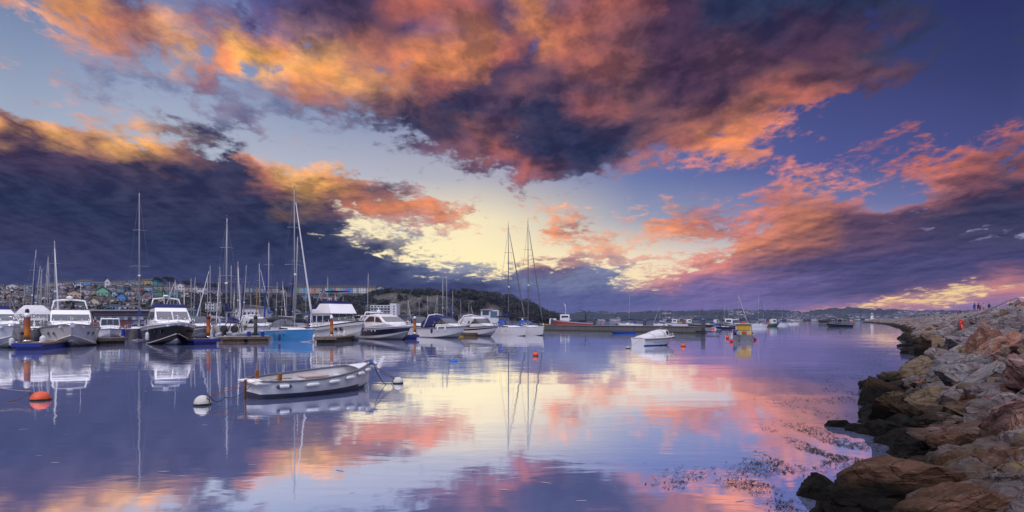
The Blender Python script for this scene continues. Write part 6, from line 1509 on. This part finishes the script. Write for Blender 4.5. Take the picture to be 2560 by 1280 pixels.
for px, py, sx, sy, cnt, big in PATCH:
    for _ in range(int(cnt * 1.5)):
        q = G(px + rw.gauss(0, sx), py + rw.gauss(0, sy))
        if q.y > 90 or q.y < 5 or shore_d(q.x, q.y) > -.05: continue
        if mnoise.noise(Vector((q.x * 1.3, q.y * .55, big))) < -.02: continue
        frond(q, rw.gauss(.25, .55), rw.uniform(.02, .085) * (1 + q.y / 30), rw.uniform(.0025, .008) * (1 + q.y / 16))
setting(mb.obj('seaweed', WEEDM, fix=False), 'stuff')
# pale flecks of foam drifting on the water
mb = MB(); rw = random.Random(3)
for _ in range(46):
    q = G(rw.uniform(0, 2150), 870 + 400 * rw.random() ** 1.2)
    if shore_d(q.x, q.y) > -.4: continue
    a = rw.gauss(.1, .3); ln = rw.uniform(.03, .11); w = ln * .2; u = Vector((math.cos(a), math.sin(a), 0)); v = Vector((-u.y, u.x, 0))
    mb.add([q + u * (ln * math.cos(t_)) + v * (w * math.sin(t_)) + Vector((0, 0, .005)) for t_ in [i * math.pi / 4 for i in range(8)]], [tuple(range(8))])
setting(mb.obj('foam_flecks', mat('foam', (.34, .33, .38), .8), fix=False), 'stuff')

# ------------------------------------------------------------------ landing, stair rail, lifebuoy, lighthouse
LAND_ = mat('landing_concrete', (.26, .185, .12), .9, var=.3, scale=2, dirt=(.12, .08, .05)); RAILM = mat('galvanised_rail', (.10, .10, .11), .55)
p = W(2404, 843, 43); o = thing('landing_stage', 'brown concrete landing with weedy steps going down to the water below the lifebuoy', 'landing steps', p, R(-20))
mb = MB(); mb.box((0, .6, -.35), (2.5, 1.6, .5)); mb.obj('platform', LAND_, o)
mb = MB(); mb.box((.55, .7, .25), (.42, .4, .7)); mb.obj('plinth', LAND_, o)
for i in range(6):
    mb = MB(); mb.box((-1.42 - .26 * i, .4, -.30 - .17 * i), (.26, 1.5, .8)); mb.obj('step', LAND_ if i < 2 else RM_['black weedy'], o)
def rail_obj(label, paths, r, posts):
    o = thing('stair_rail', label, 'handrail', paths[0][0], 0); b0 = Vector(paths[0][0])
    mb = MB(); [mb.tube([Vector(q) - b0 for q in P], r, 6) for P in paths]; mb.obj('rail', RAILM, o)
    for a, c in posts: mb = MB(); mb.tube([Vector(a) - b0, Vector(c) - b0], r, 6); mb.obj('post', RAILM, o)
rail_obj('bent steel stair rail against the sky at the top right', [[W(2548, 772, 80), W(2548, 752, 80), W(2546, 747, 80), W(2541, 745, 79.5), W(2530, 749, 77), W(2490, 766, 66), W(2462, 779, 58), W(2425, 792, 49)], [W(2548, 757, 80), W(2512, 773, 70)]], .045, [(W(2490, 766, 66), W(2490, 780, 66)), (W(2440, 787, 52), W(2440, 806, 52))])
rail_obj('steel guard rail running from the lifebuoy stand across the landing', [[W(2397, 826, 45), W(2397, 795, 45), W(2420, 794, 45.5), W(2446, 796, 47)], [W(2400, 826, 44), W(2432, 828, 44)], [W(2400, 834, 44), W(2432, 836, 44)]], .03, [(W(2408, 815, 44), W(2408, 840, 44)), (W(2431, 815, 44), W(2431, 838, 44))])
p = W(2404, 838, 44.5); o = thing('lifebuoy_stand', 'bright red lifebuoy on its stand among the grey boulders', 'lifebuoy', p, R(-18)); o.scale = (.72, .72, .72); RED = mat('lifebuoy_red', (.58, .025, .015), .45, var=.1)
mb = MB(); c = Vector((0, 0, .95)); mb.tube([c + Vector((.13 * math.cos(a), .10 * math.cos(a), .36 * math.sin(a))) for a in [i * math.pi / 14 for i in range(29)]], .085, 10); mb.obj('lifebuoy_ring', RED, o)
mb = MB(); mb.box((0, .14, 1.0), (.30, .05, .95)); mb.obj('back_board', RED, o)
mb = MB(); mb.tube([(-.06, .0, -.4), (-.02, -.06, 1.1)], .028, 6); mb.tube([(.10, .0, -.4), (-.01, -.06, 1.1)], .028, 6); mb.obj('stand', mat('stand_pale', (.45, .32, .26), .6), o)
p = Vector(((2180 - CX) / FPX * 880, 880, 4.1)); o = thing('lighthouse', 'small white lighthouse with a domed lantern on the end of the breakwater', 'lighthouse', p, 0); LW = mat('lighthouse_white', (.80, .78, .74), .6)
mb = MB(); mb.tube([(0, 0, -1), (0, 0, .5), (0, 0, 5.8)], [2.0, 2.0, 1.6], 14); mb.obj('tower', LW, o); mb = MB(); mb.tube([(0, 0, 5.8), (0, 0, 6.3)], [2.3, 2.3], 14); mb.obj('gallery', LW, o)
mb = MB(); mb.tube([(0, 0, 6.3), (0, 0, 7.9)], [1.2, 1.2], 10); mb.obj('lantern', mat('lantern_glass', (.25, .25, .28), .2), o); mb = MB(); mb.tube([(0, 0, 7.9), (0, 0, 8.5), (0, 0, 9.2)], [1.4, .9, .1], 12); mb.obj('dome', LW, o)
mb = MB(); mb.box((-.2, -1.75, 2.4), (.7, .3, 1.2)); mb.obj('window', TINT, o); mb = MB(); mb.box((0, 0, -.9), (5, 5, 1.6)); mb.obj('plinth', mat('plinth_tan', (.45, .36, .25), .8), o)
# ------------------------------------------------------------------ people on the breakwater
SKIN = mat('skin', (.42, .25, .19), .6); HAIR = mat('dark_hair', (.035, .025, .02), .8); SHOE = mat('dark_shoes', (.02, .02, .02), .7)
def body_mesh(kind):
    P = {'stand': dict(st=.10, sw=.04, bend=0, el=.05), 'walk': dict(st=.10, sw=.30, bend=.03, el=.12), 'stride': dict(st=.09, sw=-.24, bend=.05, el=.10), 'arms': dict(st=.14, sw=.08, bend=.02, el=.34)}[kind]
    V = []; E = []; Rr = []
    def add(p, r, par=None):
        V.append(p); Rr.append(r)
        if par is not None: E.append((par, len(V) - 1))
        return len(V) - 1
    pel = add((0, 0, .94), (.155, .115)); wa = add((0, -.01, 1.10), (.150, .105), pel); ch = add((0, -.01 - P['bend'], 1.30), (.175, .12), wa); nk = add((0, -P['bend'] - .01, 1.49), (.058, .058), ch)
    hd = add((0, -P['bend'] - .03, 1.62), (.085, .10), nk); add((0, -P['bend'] - .02, 1.72), (.07, .085), hd)
    for s in (1, -1):
        sw = P['sw'] * s
        h = add((s * .095, 0, .86), (.088, .095), pel); kn = add((s * (.10 + P['st'] * .1), -sw * .45, .49), (.062, .066), h); an = add((s * (.09 + P['st'] * .4), -sw * .55 + (.14 if sw < -.1 else 0), .09), (.042, .046), kn); add((s * (.10 + P['st'] * .4), -sw * .55 - .14 + (.14 if sw < -.1 else 0), .045), (.045, .035), an)
        sh = add((s * .185, -P['bend'], 1.40), (.072, .072), ch); el = add((s * (.235 + P['el'] * .3), sw * .35 + .03, 1.13), (.052, .052), sh); wr = add((s * (.235 - P['el'] * .1), sw * .55 - P['el'] * .6, .91 + P['el'] * .5), (.036, .036), el); add((s * (.225 - P['el'] * .15), sw * .6 - P['el'] * .75, .83 + P['el'] * .55), (.034, .024), wr)
    me = bpy.data.meshes.new('body'); me.from_pydata(V, E, []); o = bpy.data.objects.new('body', me); COL.objects.link(o)
    o.modifiers.new('skin', 'SKIN'); sm = o.modifiers.new('sub', 'SUBSURF'); sm.levels = 1; sm.render_levels = 1
    for i, r in enumerate(Rr): me.skin_vertices[0].data[i].radius = r
    me.skin_vertices[0].data[0].use_root = True
    dg = bpy.context.evaluated_depsgraph_get(); dg.update(); m2 = bpy.data.meshes.new_from_object(o.evaluated_get(dg)); bpy.data.objects.remove(o)
    for _ in range(4): m2.materials.append(SKIN)
    for f in m2.polygons:
        c = f.center; f.use_smooth = True
        f.material_index = 3 if c.z < .10 else 1 if c.z < .90 and abs(c.x) < .21 else 0 if c.z > 1.50 or (c.z < .93 and abs(c.x) > .2) else 2
    return m2
BODY = {k_: body_mesh(k_) for k_ in ('stand', 'walk', 'stride', 'arms')}
def hair_mesh():
    mb = MB(); mb.ball((0, .02, 1.70), (.105, .125, .115), 0, 12, 8); mb.v = [(x, y if y > -.06 else -.06, z if z > 1.62 else 1.62) for x, y, z in mb.v]; return mb.mesh('hair', HAIR)
HAIRM = hair_mesh()
def coat_mesh():
    mb = MB(); mb.loft([[(a * math.cos(t_), b * math.sin(t_) - .01, z) for t_ in [i * math.pi / 6 for i in range(12)]] for z, a, b in ((.78, .215, .165), (.95, .20, .155), (1.12, .185, .14), (1.32, .225, .15), (1.45, .15, .11), (1.51, .075, .075))]); return mb.mesh('jacket', NAVYC)
COATM = coat_mesh()
CL = {c: mat('cloth_' + c.replace(' ', '_'), v, .9, var=.15) for c, v in {'blue': (.02, .07, .34), 'dark': (.018, .018, .024), 'red': (.46, .03, .03), 'navy': (.012, .018, .06), 'grey': (.12, .12, .13), 'pale': (.42, .38, .36), 'brown': (.10, .06, .04), 'teal': (.02, .14, .20), 'orange': (.55, .13, .03)}.items()}
def wall_pt(px, Y, z=4.35): return Vector(((px - CX) / FPX * Y, Y, z))
PPL = [(2436, 132, 1.0, 'arms', 'blue', 'dark', 180), (2446, 137, 1.02, 'walk', 'dark', 'dark', 175), (2451, 126, .66, 'stand', 'red', 'navy', 190), (2459, 136, 1.0, 'stride', 'pale', 'dark', 10), (2473, 134, 1.03, 'stand', 'navy', 'dark', 0),
       (2384, 222, 1.0, 'walk', 'teal', 'dark', 180), (2393.5, 228, .96, 'stand', 'red', 'dark', 170), (2400.5, 222, 1.05, 'stride', 'dark', 'dark', 185), (2415.5, 236, .92, 'stand', 'navy', 'dark', 200), (2366, 262, .78, 'stand', 'dark', 'dark', 180),
       (2312, 345, 1.0, 'walk', 'dark', 'dark', 180), (2318, 352, 1.0, 'stand', 'red', 'dark', 180), (2321.5, 349, 1.0, 'stride', 'navy', 'dark', 180), (2325, 330, .62, 'stand', 'orange', 'navy', 180), (2331, 346, .7, 'stand', 'brown', 'red', 180), (2336.5, 338, 1.05, 'walk', 'dark', 'dark', 180),
       (2262, 500, .9, 'stand', 'dark', 'dark', 180), (2267, 490, 1.1, 'walk', 'navy', 'dark', 180), (2272, 500, 1.0, 'stand', 'orange', 'dark', 180), (2276, 495, 1.05, 'walk', 'dark', 'dark', 180), (2280.5, 500, 1.05, 'stand', 'grey', 'dark', 180), (2286.5, 490, 1.0, 'arms', 'dark', 'dark', 180), (2289.5, 495, .95, 'stand', 'dark', 'navy', 180), (2227, 600, 1.0, 'stand', 'dark', 'dark', 180), (2231, 605, 1.0, 'walk', 'red', 'dark', 180), (2196, 760, 1.1, 'stand', 'dark', 'dark', 180)]
GRN = ['in the nearest group', 'in the group above the lifebuoy', 'in the middle group on the walkway', 'in the far group on the walkway', 'far out towards the lighthouse']
PS = dict(stand='standing', walk='walking', stride='striding', arms='with hands held in front'); lbs = {}
for px, Yp, s, ps, top, bot, rz in PPL:
    o = link('person', None, None, wall_pt(px, Yp)); o.scale = (s, s, s); o.rotation_euler = (0, 0, R(rz)); o.empty_display_size = .2
    bd = link('body', BODY[ps], o)
    for i, m_ in enumerate((SKIN, CL[bot], CL[top], SHOE)): bd.material_slots[i].link = 'OBJECT'; bd.material_slots[i].material = m_
    link('hair', HAIRM, o); ct = link('jacket', COATM, o); use_mat(ct, CL[top])
    g_ = 0 if Yp < 140 else 1 if Yp < 270 else 2 if Yp < 400 else 3 if Yp < 550 else 4
    lbs.setdefault(f"{'child' if s < .8 else 'person'} in {top} jacket {PS[ps]} {GRN[g_]}", []).append(o)
for lab, os_ in lbs.items():
    for i, o in enumerate(os_): tag(o, lab if len(os_) == 1 else f"{lab}, {ORD[i]} from left", 'person', 'people strolling along the breakwater')

# ------------------------------------------------------------------ keep every label to sixteen words
SHORT = []
for o in COL.objects:
    if o.parent is None and o.get('label') and len(o['label'].split()) > 16: SHORT.append((o.name, o['label']))
for nm, lb in SHORT: print('LONG', nm, '|', lb)
